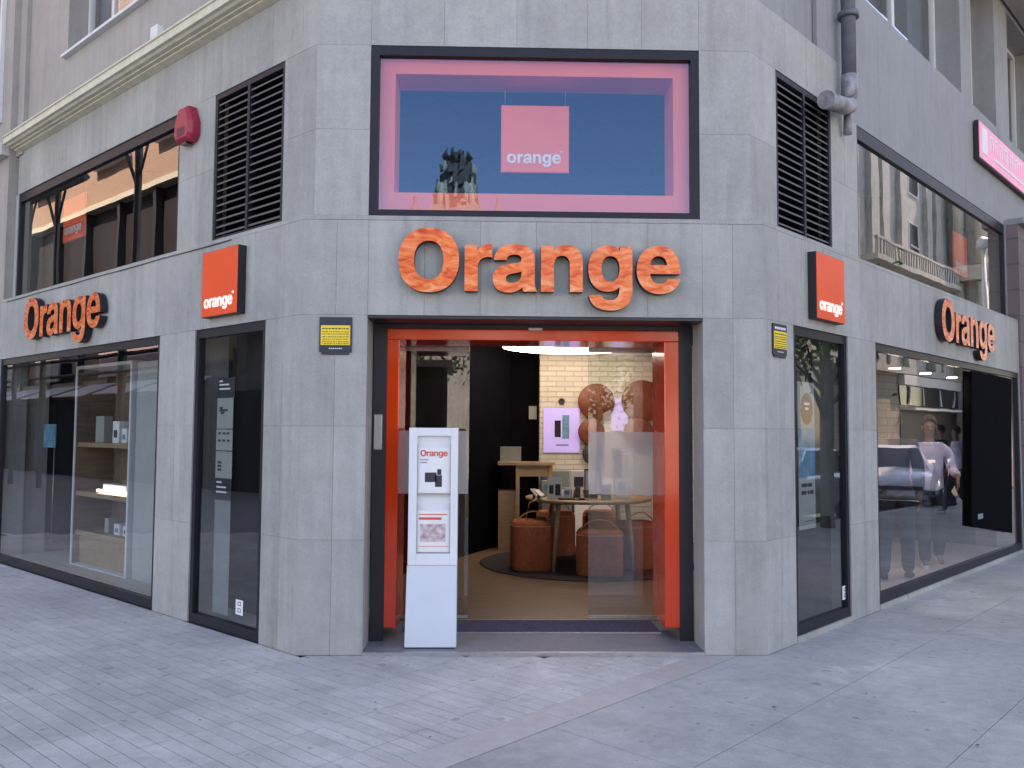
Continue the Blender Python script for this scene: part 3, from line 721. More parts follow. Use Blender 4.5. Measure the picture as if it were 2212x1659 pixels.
# ================================================================== SIGNS
def big_word(fr, s, dep, z, label):
    mwx = signM(fr, s, dep, z)
    t = thing('letter_sign', label, 'sign', mw=mwx, group='big orange letter signs on the shop walls')
    h = .616; ls, wd = word('Orange', h, .070, [M['letter'], M['dark_side']], track=-25)
    for x, me in ls:
        o = bpy.data.objects.new('letter', me); col.objects.link(o); o.parent = t; o.location = (x, 0, .012)
        bv = o.modifiers.new('b', 'BEVEL'); bv.width = .003; bv.segments = 1; bv.limit_method = 'ANGLE'; bv.angle_limit = R(60)
    return t
big_word('F', -1.012, 0, 2.614, 'big orange word with glossy crinkled letters directly above the shop door')
big_word('L', 5.355, 0, 2.614, 'orange letter word with dark sides on the left wall above the display window')
big_word('R', 3.835, 0, 2.614, 'orange letter word with dark sides on the right wall above the big window')
def logo_box(fr, s, z, label, w=.55, h=.54, d=.075, dep=0, name='logo_box_sign', m='logo', mt='white_logo', grp='square orange wall signs', hang=False, boxcol='dark_side'):
    t = thing(name, label, 'sign', mw=signM(fr, s, dep, z), group=grp)
    b = MB(); b.box((0, 0, 0), (w, h, d-.006)); b.build('sign_case', M[boxcol], t)
    b = MB(); b.box((.004, .004, d-.006), (w-.004, h-.004, d)); b.build('sign_face', M[m], t, bevel=.002)
    u = .268*w/.55; ls, wd = word('orange', u, .004, [M[mt], M[mt]], track=-12)
    sx = (w*.80)/wd; 
    for x, me in ls:
        o = bpy.data.objects.new('letter', me); col.objects.link(o); o.parent = t; o.location = (.045*w/.55+x*sx, .075*w/.55, d); o.scale = (sx, sx, 1)
    b = MB(); x0 = .045*w/.55+wd*sx-.01; y0 = .075*w/.55+.62*u*sx
    b.box((x0+.004, y0, d), (x0+.007, y0+.016, d+.003)); b.box((x0, y0+.016, d), (x0+.011, y0+.019, d+.003))
    b.box((x0+.014, y0, d), (x0+.017, y0+.019, d+.003)); b.box((x0+.024, y0, d), (x0+.027, y0+.019, d+.003)); b.box((x0+.017, y0+.009, d), (x0+.024, y0+.012, d+.003))
    b.build('trademark', M[mt], t)
    if hang:
        b = MB()
        for x in (.03, w-.03): b.tube([(x, h, d/2), (x, h+hang, d/2)], .0022, 5)
        b.build('hanging_wire', M['alu'], t)
    return t
logo_box('L', 1.325, 2.515, 'square orange light box sign on the left wall over the narrow window')
logo_box('R', .750, 2.515, 'square orange light box sign on the right wall over the narrow window')
logo_box('F', -.252, 3.645, 'square orange sign hanging on wires in the pink framed window over the door', dep=.45, w=.54, h=.54, d=.02, name='hanging_logo_panel', hang=.28, grp='orange panels hanging in the upper windows', boxcol='orange_box', m='orange_box', mt='white')
logo_box('L', 5.12, 3.74, 'square orange panel hanging inside the upper left window', dep=.24, w=.60, h=.50, d=.02, name='hanging_logo_panel', hang=.65, grp='orange panels hanging in the upper windows', boxcol='orange_box', m='logo', mt='white')  # unlit panel given a faint glow to show through the glass
logo_box('R', 5.40, 3.58, 'square orange panel hanging inside the upper right window', dep=.24, w=.55, h=.52, d=.02, name='hanging_logo_panel', hang=.65, grp='orange panels hanging in the upper windows', boxcol='orange_box', m='logo', mt='white')  # same added glow on this unlit panel

# pink looking box lining of the window over the door: orange boards
b = WB('F'); y0, y1 = .20, .52; ob = thing('window_lining_box', 'orange box lining framing the big window over the shop door', 'window display')
X0, X1, XA, XB = -1.20, 1.21, -1.062, 1.068; Zb0, Zb1, Za, Zb = 3.215, 4.50, 3.405, 4.325
for p, q in (((X0, y0, Zb0), (XA, y1, Zb1)), ((XB, y0, Zb0), (X1, y1, Zb1))):
    b = WB('F'); b.box(p, q); b.build('side_board', M['orange_box'], ob)
for p, q in (((XA, y0, Zb), (XB, y1, Zb1)), ((XA, y0, Zb0), (XB, y1, Za))):
    b = WB('F'); b.box(p, q); b.build('cross_board', M['orange_box'], ob)

# security company plates
def plate(fr, s, dep, z, w, h, label, k=0):
    t = thing('security_plate', label, 'sign', mw=signM(fr, s, dep, z), group='yellow security plates beside the shop door')
    b = MB(); b.box((0, 0, 0), (w, h, .012)); b.box((w*.08, -.018, 0), (w*.92, 0, .012)); b.build('plate_back', M['ink'], t, bevel=.002)
    b = MB(); b.box((w*.05, h*.20, .012), (w*.95, h*.76, .015)); b.build('yellow_panel', M['yellow'], t)
    b = MB(); random.seed(5+k)
    for r_, (yy, n, c) in enumerate(((.67, 8, 1), (.585, 10, 0), (.52, 6, 0), (.44, 9, 0), (.37, 11, 0), (.30, 8, 0), (.245, 10, 0))):
        x = w*.10
        while x < w*.90:
            l = random.uniform(.006, .02); b.box((x, h*yy-.004, .015), (min(x+l, w*.9), h*yy+(.004 if c else .001), .0165)); x += l+.006
    b.build('small_print', M['ink'], t)
    b = MB(); x = w*.3
    while x < w*.7: b.box((x, h*.09, .012), (x+.010, h*.115, .0135)); x += .014
    if k:
        x = w*.12
        while x < w*.85: b.box((x, h*.82, .012), (x+.022, h*.90, .0135)); x += .030
    b.build('white_print', M['paper'], t, kind='stuff')
    return t
plate('F', -1.563, -.001, 2.165, .235, .255, 'yellow and black security plate on the left of the shop door')
plate('R', .115, -.001, 2.185, .225, .235, 'yellow and black security plate on the right pillar around the corner', 1)

# pink sign far right, projecting from the plaster wall
t = thing('pink_shop_sign', 'pink light box sign with white emblem on the plaster wall at far right', 'sign', mw=signM('R', 6.0, OD, 5.12))
b = MB(); b.box((0, 0, .0), (3.2, .50, .05)); b.build('sign_case', M['dark_side'], t)
b = MB(); b.box((.02, .02, .05), (3.18, .49, .06)); b.build('sign_face', M['pink_sign'], t)
b = MB(); b.box((.12, .10, .06), (.36, .44, .065)); b.box((.66, .12, .06), (3.0, .16, .065)); b.build('emblem_panel', M['paper'], t, kind='stuff')
b = MB()
for k, x in enumerate((.5, .72, .95, 1.2, 1.5, 1.75, 2.0)):
    b.box((x, .22, .06), (x+.03, .42, .065)); b.box((x+.03, .39, .06), (x+.12, .42, .065)); b.box((x+.12, .22, .06), (x+.15, .42, .065))
b.build('lettering', M['paper'], t, kind='stuff')

# alarm sounder on the upper left wall
t = thing('alarm_siren', 'dark red alarm siren box beside the upper left window', 'alarm', mw=signM('L', 2.09, OD, 4.165) @ Matrix.Scale(.84, 4))
b = MB(); w_ = .36; h_ = .38
pr = [(0, .06), (.05, .0), (.30, .0), (.36, .06), (.36, .20), (.27, .38), (.09, .38), (0, .20)]
n = len(pr); f = [(.18+(x-.18)*.78, .19+(y-.19)*.84) for x, y in pr]
b.add([(x, y, 0) for x, y in pr]+[(x, y, .09) for x, y in pr]+[(x, y, .13) for x, y in f],
      [tuple(range(n))[::-1], tuple(range(2*n, 3*n))]+[(i, (i+1) % n, n+(i+1) % n, n+i) for i in range(n)]+[(n+i, n+(i+1) % n, 2*n+(i+1) % n, 2*n+i) for i in range(n)])
b.build('siren_case', M['alarm'], t, bevel=.01)
b = MB()
for k in range(5): b.box((.10, .06+k*.02, .130), (.26, .068+k*.02, .133))
b.build('siren_grille', M['ink'], t)
b = MB(); b.box((.13, -.02, .03), (.23, .004, .09)); b.build('siren_lamp', M['darkglass'], t)

# downpipe ending in a big horizontal elbow on the right wall
t = thing('drainpipe', 'grey vertical downpipe ending in a dented horizontal outlet on the right wall', 'drainpipe')
b = WB('R'); vsz = []
pp = [tuple(P('R', 1.715, OD-.10, z)) for z in (TOP, 9, 6, 4.68)]
b = MB(); b.tube(pp, .064, 14); b.build('pipe_riser', M['pipe'], t)
b = MB(); b.tube([tuple(P('R', s_, d_, z_)) for s_, d_, z_ in ((1.715, OD-.10, 4.82), (1.715, OD-.10, 4.62), (1.68, OD-.11, 4.53), (1.55, OD-.12, 4.485), (1.18, OD-.12, 4.43))], [.070, .072, .074, .074, .070], 16); b.build('pipe_elbow', M['galv'], t)
b = MB(); b.tube([tuple(P('R', 1.19, OD-.12, 4.432)), tuple(P('R', 1.155, OD-.12, 4.428))], .078, 16); b.build('pipe_collar', M['galv'], t)
b = MB(); b.tube([tuple(P('R', 1.75, OD-.07, 4.50)), tuple(P('R', 1.76, OD-.06, 4.30))], .038, 10); b.build('pipe_tail', M['galv'], t)
for z in (5.35, 7.2):
    b = MB(); b.tube([tuple(P('R', 1.715, OD-.10, z)), tuple(P('R', 1.715, OD-.10, z+.05))], .094, 14); b.build('pipe_bracket', M['pipe'], t)

# thin dark cable clipped along the left band and conduit box
t = thing('facade_cable', 'thin dark cable clipped under the upper left window ledge', 'cable')
b = MB(); pts = [tuple(P('L', 6.2-k*.4, -.006, 3.135-.004*math.sin(k*1.7))) for k in range(14)]; b.tube(pts, .004, 5); b.build('cable_run', M['ink'], t)
# small white floodlight standing on the cornice
t = thing('cornice_floodlight', 'small white floodlight standing on the cream cornice of the left wall', 'lamp', mw=signM('L', 2.42, -.02, 5.19))
b = MB(); b.box((-.07, .05, -.05), (.07, .17, .02)); b.build('lamp_head', M['winwhite'], t, bevel=.01)
b = MB(); b.box((-.015, 0, -.03), (.015, .06, -.01)); b.build('lamp_bracket', M['winwhite'], t)

# ================================================================== LEAFLET TOTEM
t = thing('leaflet_stand', 'white totem stand with two leaflets in front of the shop door', 'display stand', (-.742, .15, .019))
def taper(x0, x1, X0, X1, y0, y1, z0, z1):
    b = MB(); return b.hexa([(x0, y0, z0), (x1, y0, z0), (x1, y1, z0), (x0, y1, z0), (X0, y0, z1), (X1, y0, z1), (X1, y1, z1), (X0, y1, z1)])
b = MB(); b.box((-.18, -.035, -.001), (.176, .065, .010)); b.build('shadow_line_foot', M['ink'], t)  # dark foot added to draw a shadow line under the stand
taper(-.190, .186, -.178, .186, -.045, .075, .010, .60).build('stand_base', M['white_b'], t, bevel=.004)
b = MB(); zt = 1.603; zc = .602
b.hexa([(-.178, -.02, zc), (.187, -.02, zc), (.187, .075, zc), (-.178, .075, zc), (-.165, -.02, zt), (.187, -.02, zt), (.187, .075, zt), (-.165, .075, zt)])
b.build('stand_body', M['white'], t, bevel=.006)
def fr_rect(x0, x1, z0, z1, X0, X1, Z0, Z1, ya, yb):
    b = MB(); b.box((x0, ya, z0), (X0, yb, z1)); b.box((X1, ya, z0), (x1, yb, z1)); b.box((X0, ya, z0), (X1, yb, Z0)); b.box((X0, ya, Z1), (X1, yb, z1)); return b
fr_rect(-.172, .187, zc, zt, -.112, .135, zc+.085, zt-.06, -.052, -.0205).build('stand_front_frame', M['white'], t, bevel=.003)
def leafl(z0, z1, mm, k):
    b = MB(); b.box((-.108, -.036, z0), (.131, -.030, z1)); lf_ = b.build('leaflet', M['paper'], t)
    b = MB(); b.box((-.112, -.050, z0-.012), (.135, -.044, z1+.004)); 
    b = MB(); b.box((-.112, -.050, z0-.014), (.135, -.038, z0-.004)); b.box((-.112, -.050, z0-.012), (-.108, -.038, z0+.36)); b.box((.131, -.050, z0-.012), (.135, -.038, z0+.36)); b.build('leaflet_pocket', M['alu'], t)
    return lf_
l1 = leafl(1.125, 1.455, 0, 0); l2 = leafl(.695, 1.0, 0, 1)
ls, wd = word('Orange', .062, .001, [M['pink_ink'], M['pink_ink']], track=-15)
for x, me in ls:
    o = bpy.data.objects.new('print_letter', me); col.objects.link(o); o.parent = l1; o.location = (-.092+x*.95, -.0365, 1.395); o.rotation_euler = (R(90), 0, 0)
b = MB(); b.box((-.09, -.0375, 1.365), (-.03, -.036, 1.370)); b.box((-.09, -.0375, 1.345), (-.04, -.036, 1.350)); b.box((-.055, -.0375, 1.205), (.03, -.036, 1.275)); b.box((.02, -.0375, 1.17), (.07, -.036, 1.255)); b.build('picture', M['ink'], l1); b = MB(); b.box((.035, -.0375, 1.258), (.065, -.036, 1.30)); b.build('picture', M['ink'], l1)
b = MB(); b.lathe([(.001, 0), (.02, .004), (.024, .02), (.018, .036), (.001, .04)], (.05, -.036, 1.30), 10); 
b = MB(); b.box((-.095, -.0375, .965), (.11, -.036, .972)); b.box((-.095, -.0375, .93), (.07, -.036, .948)); b.box((-.095, -.0375, .735), (.12, -.036, .739)); b.build('print', M['pink_ink'], l2)
b = MB(); b.box((-.085, -.0375, .77), (.10, -.036, .90)); b.build('picture', M['leaflet'], l2)
#@@INTERIOR
# ================================================================== INTERIOR
# charcoal slat wall inside the door
def plank_wall(a, c, z0, z1, ph, m, label, t=.05, cat='wall', name='slat_wall', gap=.006):
    th_ = thing(name, label, cat, (a[0], a[1], 0))
    d = Vector((c[0]-a[0], c[1]-a[1])); L = d.length; th_.rotation_euler = (0, 0, math.atan2(d.y, d.x))
    b = MB(); b.box((0, .02, z0), (L, .02+t, z1)); b.build('wall_core', M['black'], th_)
    me = MB().box((0, 0, 0), (L, .022, ph-gap)).mesh('plank', M[m]); z = z0; k = 0
    while z+ph <= z1+.001: inst('plank', me, th_, (0, random.uniform(0, .004), z)); z += ph
    return th_
plank_wall((-.11, 5.97), (-1.45, 3.05), .02, 2.80, .107, 'darkwall', 'charcoal horizontal board wall just inside the shop door')
# white painted brick wall
bw = MB(); bw.box((.385, 6.02, .02), (2.75, 6.25, 2.86)); single(bw.build('brick_wall', M['whitebrick']), 'cream white painted brick wall lit at the back of the shop', 'wall')
b = MB(); b.box((-.13, 6.26, .02), (.383, 6.30, 2.86)); b.build('dark_doorway', M['black'], shop)
lining((2.74, 6.26), (-.13, 6.26), 2.861, 2.9, 'black')
b = MB(); b.box((.24, 6.245, 1.78), (.355, 6.255, 1.97)); single(b.build('notice_sheet', M['grey_paper']), 'grey notice sheet hanging in the dark doorway beside the brick wall', 'notice')
pst = thing('lilac_poster', 'lilac phone poster with an added glow on the brick wall behind the round table', 'poster', (.44, 6.015, 1.30))
b = MB(); b.box((0, -.02, 0), (.52, -.002, .64)); b.build('poster_panel', M['screen'], pst)
for x, z, w_, h_ in ((.16, .22, .09, .24), (.27, .20, .10, .34)):
    b = MB(); b.box((x, -.028, z), (x+w_, -.021, z+h_)); b.build('pictured_phone', M['phone'] if x < .2 else M['blue_print'], pst, bevel=.004)
b = MB(); b.box((.18, -.024, .10), (.36, -.021, .115)); b.build('caption', M['ink'], pst)
b = MB(); b.box((1.42, 5.985, 1.62), (1.66, 6.0, 2.10)); single(b.build('lilac_panel', M['screen']), 'lilac panel with an added glow showing between the round brown discs', 'poster')
b = MB(); b.lathe([(.001, 0), (.05, 0), (.05, .02), (.028, .02), (.028, .004), (.001, .004)], n=6)
o = b.build('wall_badge', M['ink']); o.location = (.70, 6.015, 2.035); o.rotation_euler = (R(90), 0, 0); single(o, 'small dark hexagonal badge on the brick wall above the lilac poster', 'badge')
for k, (x, z, r, m, lb) in enumerate(((1.20, 2.03, .265, 'disc', 'large brown orange disc on the brick wall, left of the pair'), (1.86, 2.05, .30, 'disc', 'large brown orange disc on the brick wall, right of the pair'),
      (1.12, 1.60, .19, 'disc', 'smaller brown disc below the left large disc'), (1.80, 1.58, .22, 'disc', 'smaller brown disc below the right large disc'), (1.14, 1.28, .15, 'ink', 'small black disc under the brown discs beside the poster'))):
    b = MB(); b.lathe([(.001, 0), (r-.01, 0), (r, .008), (r, .03), (r-.01, .038), (.001, .038)], n=40)
    o = b.build('wall_disc', M[m]); o.location = (x, 5.975-.045*(k > 1), z); o.rotation_euler = (R(90), 0, 0); single(o, lb, 'wall disc', 'round discs on the brick wall')
# ring lamp
rl = thing('ring_lamp', 'glowing white ring lamp hanging from the ceiling above the round table', 'lamp', (.70, 4.45, 2.66))
b = MB(); pf = [(.80, 0), (.875, 0), (.875, .075), (.80, .075)]; n = 64; vs = []; fs = []
for k in range(n):
    t = 2*math.pi*k/n
    for r_, z in pf: vs.append((r_*math.cos(t), r_*math.sin(t), z))
for k in range(n):
    for i in range(4): fs.append((k*4+i, k*4+(i+1) % 4, ((k+1) % n)*4+(i+1) % 4, ((k+1) % n)*4+i))
b.add(vs, fs, 0, True); b.build('ring_diffuser', M['lamp'], rl)
b = MB(); n = 48; vs = []; fs = []
for k in range(n):
    t = 2*math.pi*k/n
    for r_, z in [(.795, .078), (.88, .078), (.88, .10), (.795, .10)]: vs.append((r_*math.cos(t), r_*math.sin(t), z))
for k in range(n):
    for i in range(4): fs.append((k*4+i, k*4+(i+1) % 4, ((k+1) % n)*4+(i+1) % 4, ((k+1) % n)*4+i))
b.add(vs, fs); b.build('ring_housing', M['winwhite'], rl)
for k in range(3):
    t = 2.1*k+.4; b = MB(); b.tube([(.84*math.cos(t), .84*math.sin(t), .1), (.84*math.cos(t), .84*math.sin(t), .20)], .004, 5); b.build('lamp_cord', M['ink'], rl)
# rug, table, poufs
b = MB(); b.lathe([(.001, 0), (1.27, 0), (1.29, .006), (1.27, .012), (.001, .012)], n=64); o = b.build('round_rug', M['rug']); o.location = (.85, 4.12, .021); single(o, 'dark round rug under the shop table', 'rug')
tb = thing('round_table', 'round oak topped display table on the dark rug inside the shop', 'table', (.85, 3.98, .033))
b = MB(); b.lathe([(.001, .755), (.72, .755), (.75, .765), (.75, .785), (.745, .79), (.001, .79)], n=56); b.build('table_top', M['wood2'], tb)
for x, y in ((-.43, -.55), (.43, -.52), (-.42, .5), (.45, .48)):
    b = MB(); b.tube([(x*1.05, y*1.05, 0), (x*.92, y*.92, .755)], [.022, .032], 10); b.build('leg', M['wood2'], tb)
b = MB(); b.box((-.42, -.05, .70), (.42, .05, .754)); b.build('stretcher', M['wood2'], tb)
def pouf(x, y, r, h, rz, label):
    t = thing('pouf', label, 'pouf', (x, y, .034), rz, group='terracotta poufs around the round table')
    n = 28; pr = [(.001, 0), (r*.96, 0), (r, .02), (r, h-.10), (r*.95, h-.04), (r*.82, h-.008), (r*.5, h), (.001, h)]
    b = MB(); vs = []; fs = []
    for r_, z in pr:
        for k in range(n):
            a = 2*math.pi*k/n; c, s_ = math.cos(a), math.sin(a); e = 2/3.6
            vs.append((r_*math.copysign(abs(c)**e, c), r_*math.copysign(abs(s_)**e, s_), z))
    for i in range(len(pr)-1):
        for k in range(n): fs.append((i*n+k, i*n+(k+1) % n, (i+1)*n+(k+1) % n, (i+1)*n+k))
    fs += [tuple(range(n))[::-1], tuple((len(pr)-1)*n+k for k in range(n))]
    b.add(vs, fs, 0, True); b.build('seat', M['terra'], t)
    b = MB(); e = 2/3.6; pts = []
    for k in range(33):
        a = 2*math.pi*k/32; c, s_ = math.cos(a), math.sin(a); pts.append((r*.985*math.copysign(abs(c)**e, c), r*.985*math.copysign(abs(s_)**e, s_), h-.065))
    b.tube(pts, .006, 5, cap=False); b.build('seam_piping', M['strap'], t)
    b = MB(); pts = []
    for k in range(15):
        a = math.pi*k/14; pts.append((-r*.95*math.cos(a), -r*.25-.05*math.sin(a), h*.72+math.sin(a)*(h*.28+.10)))
    b.tube(pts, .009, 6); b.build('carrying_hoop', M['strap'], t)
    return t
pouf(.16, 3.62, .235, .56, .15, 'terracotta pouf at the left front of the round table')
pouf(.90, 3.30, .26, .50, -.1, 'wide terracotta pouf behind the right glass door leaf')
pouf(1.38, 3.72, .23, .54, .3, 'terracotta pouf at the right edge of the rug')
pouf(.52, 4.75, .22, .56, .5, 'terracotta pouf at the far left side of the round table')
pouf(1.10, 4.80, .22, .56, 0, 'terracotta pouf at the far right side of the round table')
# things on the table
zt_ = .825
def small(name, label, cat, loc, boxes, m, rz=0, group=None, tilt=0):
    b = MB()
    for p, q in boxes: b.box(p, q)
    o = b.build(name, M[m], bevel=.003); o.location = loc; o.rotation_euler = (tilt, 0, rz); return single(o, label, cat, group)
ct = thing('table_card', 'white folded price card standing on the round table', 'card', (.34, 3.62, zt_))
b = MB(); b.box((0, 0, 0), (.17, .004, .25)); b.build('card_front', M['paper'], ct)
b = MB(); b.box((.02, -.002, .06), (.07, 0, .16)); b.build('picture', M['ink'], ct); b = MB(); b.box((.09, -.002, .04), (.15, 0, .17)); b.build('picture', M['ink'], ct)
for k, (x, y, r) in enumerate(((.20, 3.62, .5), (.26, 3.50, .7), (.62, 3.45, -.2), (.74, 3.42, 0))):
    t = thing('display_phone', ['black phone on a tilted stand at the left edge of the table', 'black phone lying tilted before the white card', 'black phone at the front centre of the table', 'black phone at the right of the table front'][k], 'phone', (x, y, zt_), r, group='demo phones on the round table')
    b = MB(); b.hexa([(0, 0, .03), (.075, 0, .03), (.075, .12, .10), (0, .12, .10), (0, 0, .038), (.075, 0, .038), (.075, .12, .108), (0, .12, .108)]); b.build('phone_body', M['phone'], t)
    b = MB(); b.box((.02, .03, 0), (.055, .09, .045)); b.build('phone_stand', M['alu'], t)
for k, x in enumerate((.52, .60, .70)):
    b = MB(); b.lathe([(.001, 0), (.03, 0), (.034, .02), (.03, .09+.02*k), (.001, .10+.02*k)], n=16); o = b.build('speaker_pod', M['ink' if k else 'white']); o.location = (x, 3.72, zt_); single(o, ['small white speaker pod behind the table card', 'small black speaker pod on the table', 'taller black speaker pod on the table'][k], 'speaker', 'small pods on the table')
small('table_tray', 'flat dark tray at the front of the round table', 'tray', (.46, 3.50, zt_), [((0, 0, 0), (.30, .16, .015))], 'ink')
tt = thing('tablet_display', 'upright black framed tablet on the round table', 'tablet', (.78, 3.75, zt_), -.2)
b = MB(); b.box((0, 0, .04), (.20, .015, .34)); b.build('tablet_body', M['phone'], tt); b = MB(); b.box((.015, -.003, .06), (.185, 0, .32)); b.build('tablet_screen', M['paper'], tt); b = MB(); b.box((.05, 0, 0), (.15, .09, .04)); b.build('tablet_foot', M['ink'], tt)
# more stock on the table: price cards, boxes, a cable
for k, (x, y, w_, h_, m, lb) in enumerate(((.52, 3.62, .09, .13, 'paper', 'small white price card in the middle of the round table'), (.95, 3.55, .12, .17, 'grey_paper', 'grey price card behind the right glass leaf'), (1.15, 3.80, .16, .24, 'paper', 'tall white card at the right side of the round table'), (.66, 4.15, .20, .30, 'white', 'big white accessory box at the back of the round table'), (.30, 4.05, .14, .18, 'grey_paper', 'grey accessory box at the back left of the round table'))):
    b = MB(); b.hexa([(0, 0, 0), (w_, 0, 0), (w_, .05, 0), (0, .05, 0), (0, .02, h_), (w_, .02, h_), (w_, .03, h_), (0, .03, h_)] if k < 3 else [(0, 0, 0), (w_, 0, 0), (w_, .08, 0), (0, .08, 0), (0, 0, h_), (w_, 0, h_), (w_, .08, h_), (0, .08, h_)])
    o = b.build('table_box', M[m], bevel=.003); o.location = (x, y, zt_); o.rotation_euler = (0, 0, .12*k-.2); single(o, lb, 'price card' if k < 3 else 'box', 'cards and boxes on the round table')
    b = MB(); b.box((w_*.2, -.002 if k > 2 else .008, h_*.35), (w_*.8, 0 if k > 2 else .010, h_*.75)); b.build('print', M['ink' if k % 2 else 'blue_print'], o)
pts = [(.24, 3.60, .83), (.20, 3.45, .832), (.12, 3.36, .80), (.08, 3.33, .62), (.12, 3.36, .45), (.2, 3.5, .34)]
b = MB(); b.tube(pts, .005, 6); single(b.build('charging_cable', M['strap']), 'tan charging cable hanging off the left edge of the round table', 'cable')
# counter
cn = thing('service_counter', 'high oak service counter beside the charcoal board wall', 'counter', (.12, 5.35, .02))
b = MB(); b.box((-.34, -.25, 1.13), (.42, .30, 1.165)); b.build('counter_top', M['wood2'], cn)
b = MB(); b.box((-.33, -.12, 0), (-.08, .25, .78)); b.build('cupboard', M['wood2'], cn)
b = MB(); b.box((-.10, -.22, 0), (-.05, -.17, 1.13)); b.build('leg', M['wood2'], cn); b = MB(); b.box((.34, -.22, 0), (.39, -.17, 1.13)); b.build('leg', M['wood2'], cn)
b = MB(); b.box((-.05, -.20, .98), (.34, -.18, 1.129)); b.build('counter_apron', M['wood2'], cn)
lp = thing('laptop', 'grey laptop standing open on the oak counter', 'laptop', (-.05, 5.30, 1.187))
b = MB(); b.box((-.14, -.1, 0), (.14, .1, .014)); b.build('keyboard_deck', M['alu'], lp); b = MB(); b.hexa([(-.14, -.10, .014), (.14, -.10, .014), (.14, -.094, .014), (-.14, -.094, .014), (-.14, -.16, .21), (.14, -.16, .21), (.14, -.154, .21), (-.14, -.154, .21)]); b.build('laptop_lid', M['grey_paper'], lp)
lc = thing('low_cabinet', 'grey low cabinet with small framed card under the lilac poster', 'cabinet', (.40, 5.70, .02))
b = MB(); b.box((0, 0, 0), (.42, .30, 1.02)); b.build('cabinet_body', M['grey_strip'], lc)
b = MB(); b.box((.46, 0, 0), (1.0, .30, .92)); b.build('cabinet_body', M['paper'], lc)
b = MB(); b.box((1.02, -.01, .75), (1.12, .28, 1.35)); b.build('upright_screen', M['phone'], lc)
# left window: shelf unit
un = thing('shelf_unit', 'white framed oak shelf unit standing in the left display window', 'shelf unit', mw=signM('L', 5.12, .42, .022))
uw, ud, uh = 1.45, .46, 2.30     # local z points out to the street, so depth is -z
b = MB()
b.box((0, 0, -ud), (.035, uh, 0)); b.build('side_panel', M['white'], un)
b = MB(); b.box((uw-.035, 0, -ud), (uw, uh, 0)); b.build('side_panel', M['white'], un)
b = MB(); b.box((.0355, .04, -ud+.021), (.045, uh-.036, -.012)); b.build('side_lining', M['wood_dk'], un)
b = MB(); b.box((.035, uh-.035, -ud), (uw-.035, uh, 0)); b.build('top_panel', M['white'], un)
b = MB(); b.box((.035, 0, -ud), (uw-.035, .04, 0)); b.build('bottom_panel', M['white'], un)
b = MB(); b.box((.035, .04, -ud), (uw-.035, uh-.035, -ud+.02)); b.build('back_panel', M['wood_dk'], un)
b = MB(); b.box((.035, .04, -.10), (uw-.035, .42, -.085)); b.build('base_board', M['wood2'], un)
for z in (.42, .86, 1.42):
    b = MB(); b.box((.046, z-.05, -ud+.021), (uw-.036, z, -.03)); b.build('shelf', M['wood2'], un)
b = MB(); b.box((.50, .875, -.10), (uw-.04, .90, -.07)); b.build('light_strip', M['led'], un)
random.seed(11)
for k, (x, z, w_, h_, m) in enumerate(((.55, .862, .55, .10, 'paper'), (.62, .422, .10, .16, 'grey_paper'), (.86, .422, .14, .12, 'white'), (1.08, .422, .16, .11, 'white'), (1.27, .422, .10, .15, 'grey_paper'), (.75, 1.422, .16, .24, 'paper'), (.98, 1.422, .12, .16, 'paper'), (1.14, 1.422, .16, .22, 'white'), (.30, 1.422, .22, .30, 'grey_paper'))):
    mm = signM('L', 5.12-x, .42+.22, .022+z)
    b = MB(); b.box((0, 0, 0), (w_, h_, .10)); o = b.build('product_box', M[m], bevel=.004); o.matrix_world = mm
    single(o, ['long pale keyboard box on the lit middle shelf', 'grey carton at the left of the bottom shelf', 'white carton in the middle of the bottom shelf', 'wider white carton near the right of the bottom shelf', 'grey carton at the right end of the bottom shelf', 'white picture card on the top shelf', 'small pale carton in the middle of the top shelf', 'white carton at the right end of the top shelf', 'grey leaflet card at the left of the top shelf'][k], 'carton', 'goods on the window shelves')
    if m in ('paper', 'white') and k:
        b = MB(); b.box((w_*.2, h_*.25, .10), (w_*.75, h_*.6, .1015)); b.build('box_print', M['ink'] if k % 2 else M['blue_print'], o)
# grey panel standing in for the unit's right side, dark display wall behind
b = WB('L'); b.box((2.95, .46, .02), (3.62, .50, 2.30)); single(b.build('unit_side_standin', M['pale_grey']), 'pale grey panel standing in for the right side of the shelf unit', 'panel')
b = WB('L'); b.box((2.2, 1.25, .02), (6.33, 1.31, 2.85)); single(b.build('dark_display_wall', M['room']), 'dark partition behind the shelf unit in the left window', 'partition')
hd = thing('hanging_photo', 'small picture panel hanging on a wire left of the shelf unit', 'picture', mw=signM('L', 5.52, .25, 1.38))
b = MB(); b.box((0, 0, 0), (.34, .27, .012)); b.build('picture_panel', M['blue_print'], hd); b = MB(); b.tube([(.30, -1.1, 0), (.30, 0, 0)], .004, 5); b.build('picture_wire', M['alu'], hd)
# narrow left window: dark board with a printed notice column
b = WB('L'); b.box((.45, .40, .02), (1.62, .44, 2.85)); single(b.build('dark_window_board', M['room']), 'dark board filling the narrow left window', 'board')
ns = thing('opening_hours_notice', 'tall grey and black notice column stuck inside the narrow left window', 'notice', mw=signM('L', 1.355, .10, .10))
def nb(a, m, nm, z=0): 
    b = MB(); b.box((a[0], a[1], z), (a[2], a[3], z+.003)); return b.build(nm, M[m], ns)
nb((.02, 0, .265, .92), 'grey_strip', 'lower_strip'); nb((.01, .92, .27, 1.10), 'ink', 'black_label'); nb((.015, 1.10, .27, 1.32), 'grey_paper', 'sheet'); nb((.015, 1.328, .27, 1.50), 'grey_paper', 'sheet'); nb((.02, 1.508, .27, 1.76), 'grey_paper', 'sheet'); nb((.03, 1.76, .29, 1.93), 'ink', 'black_label')
b = MB(); random.seed(4)
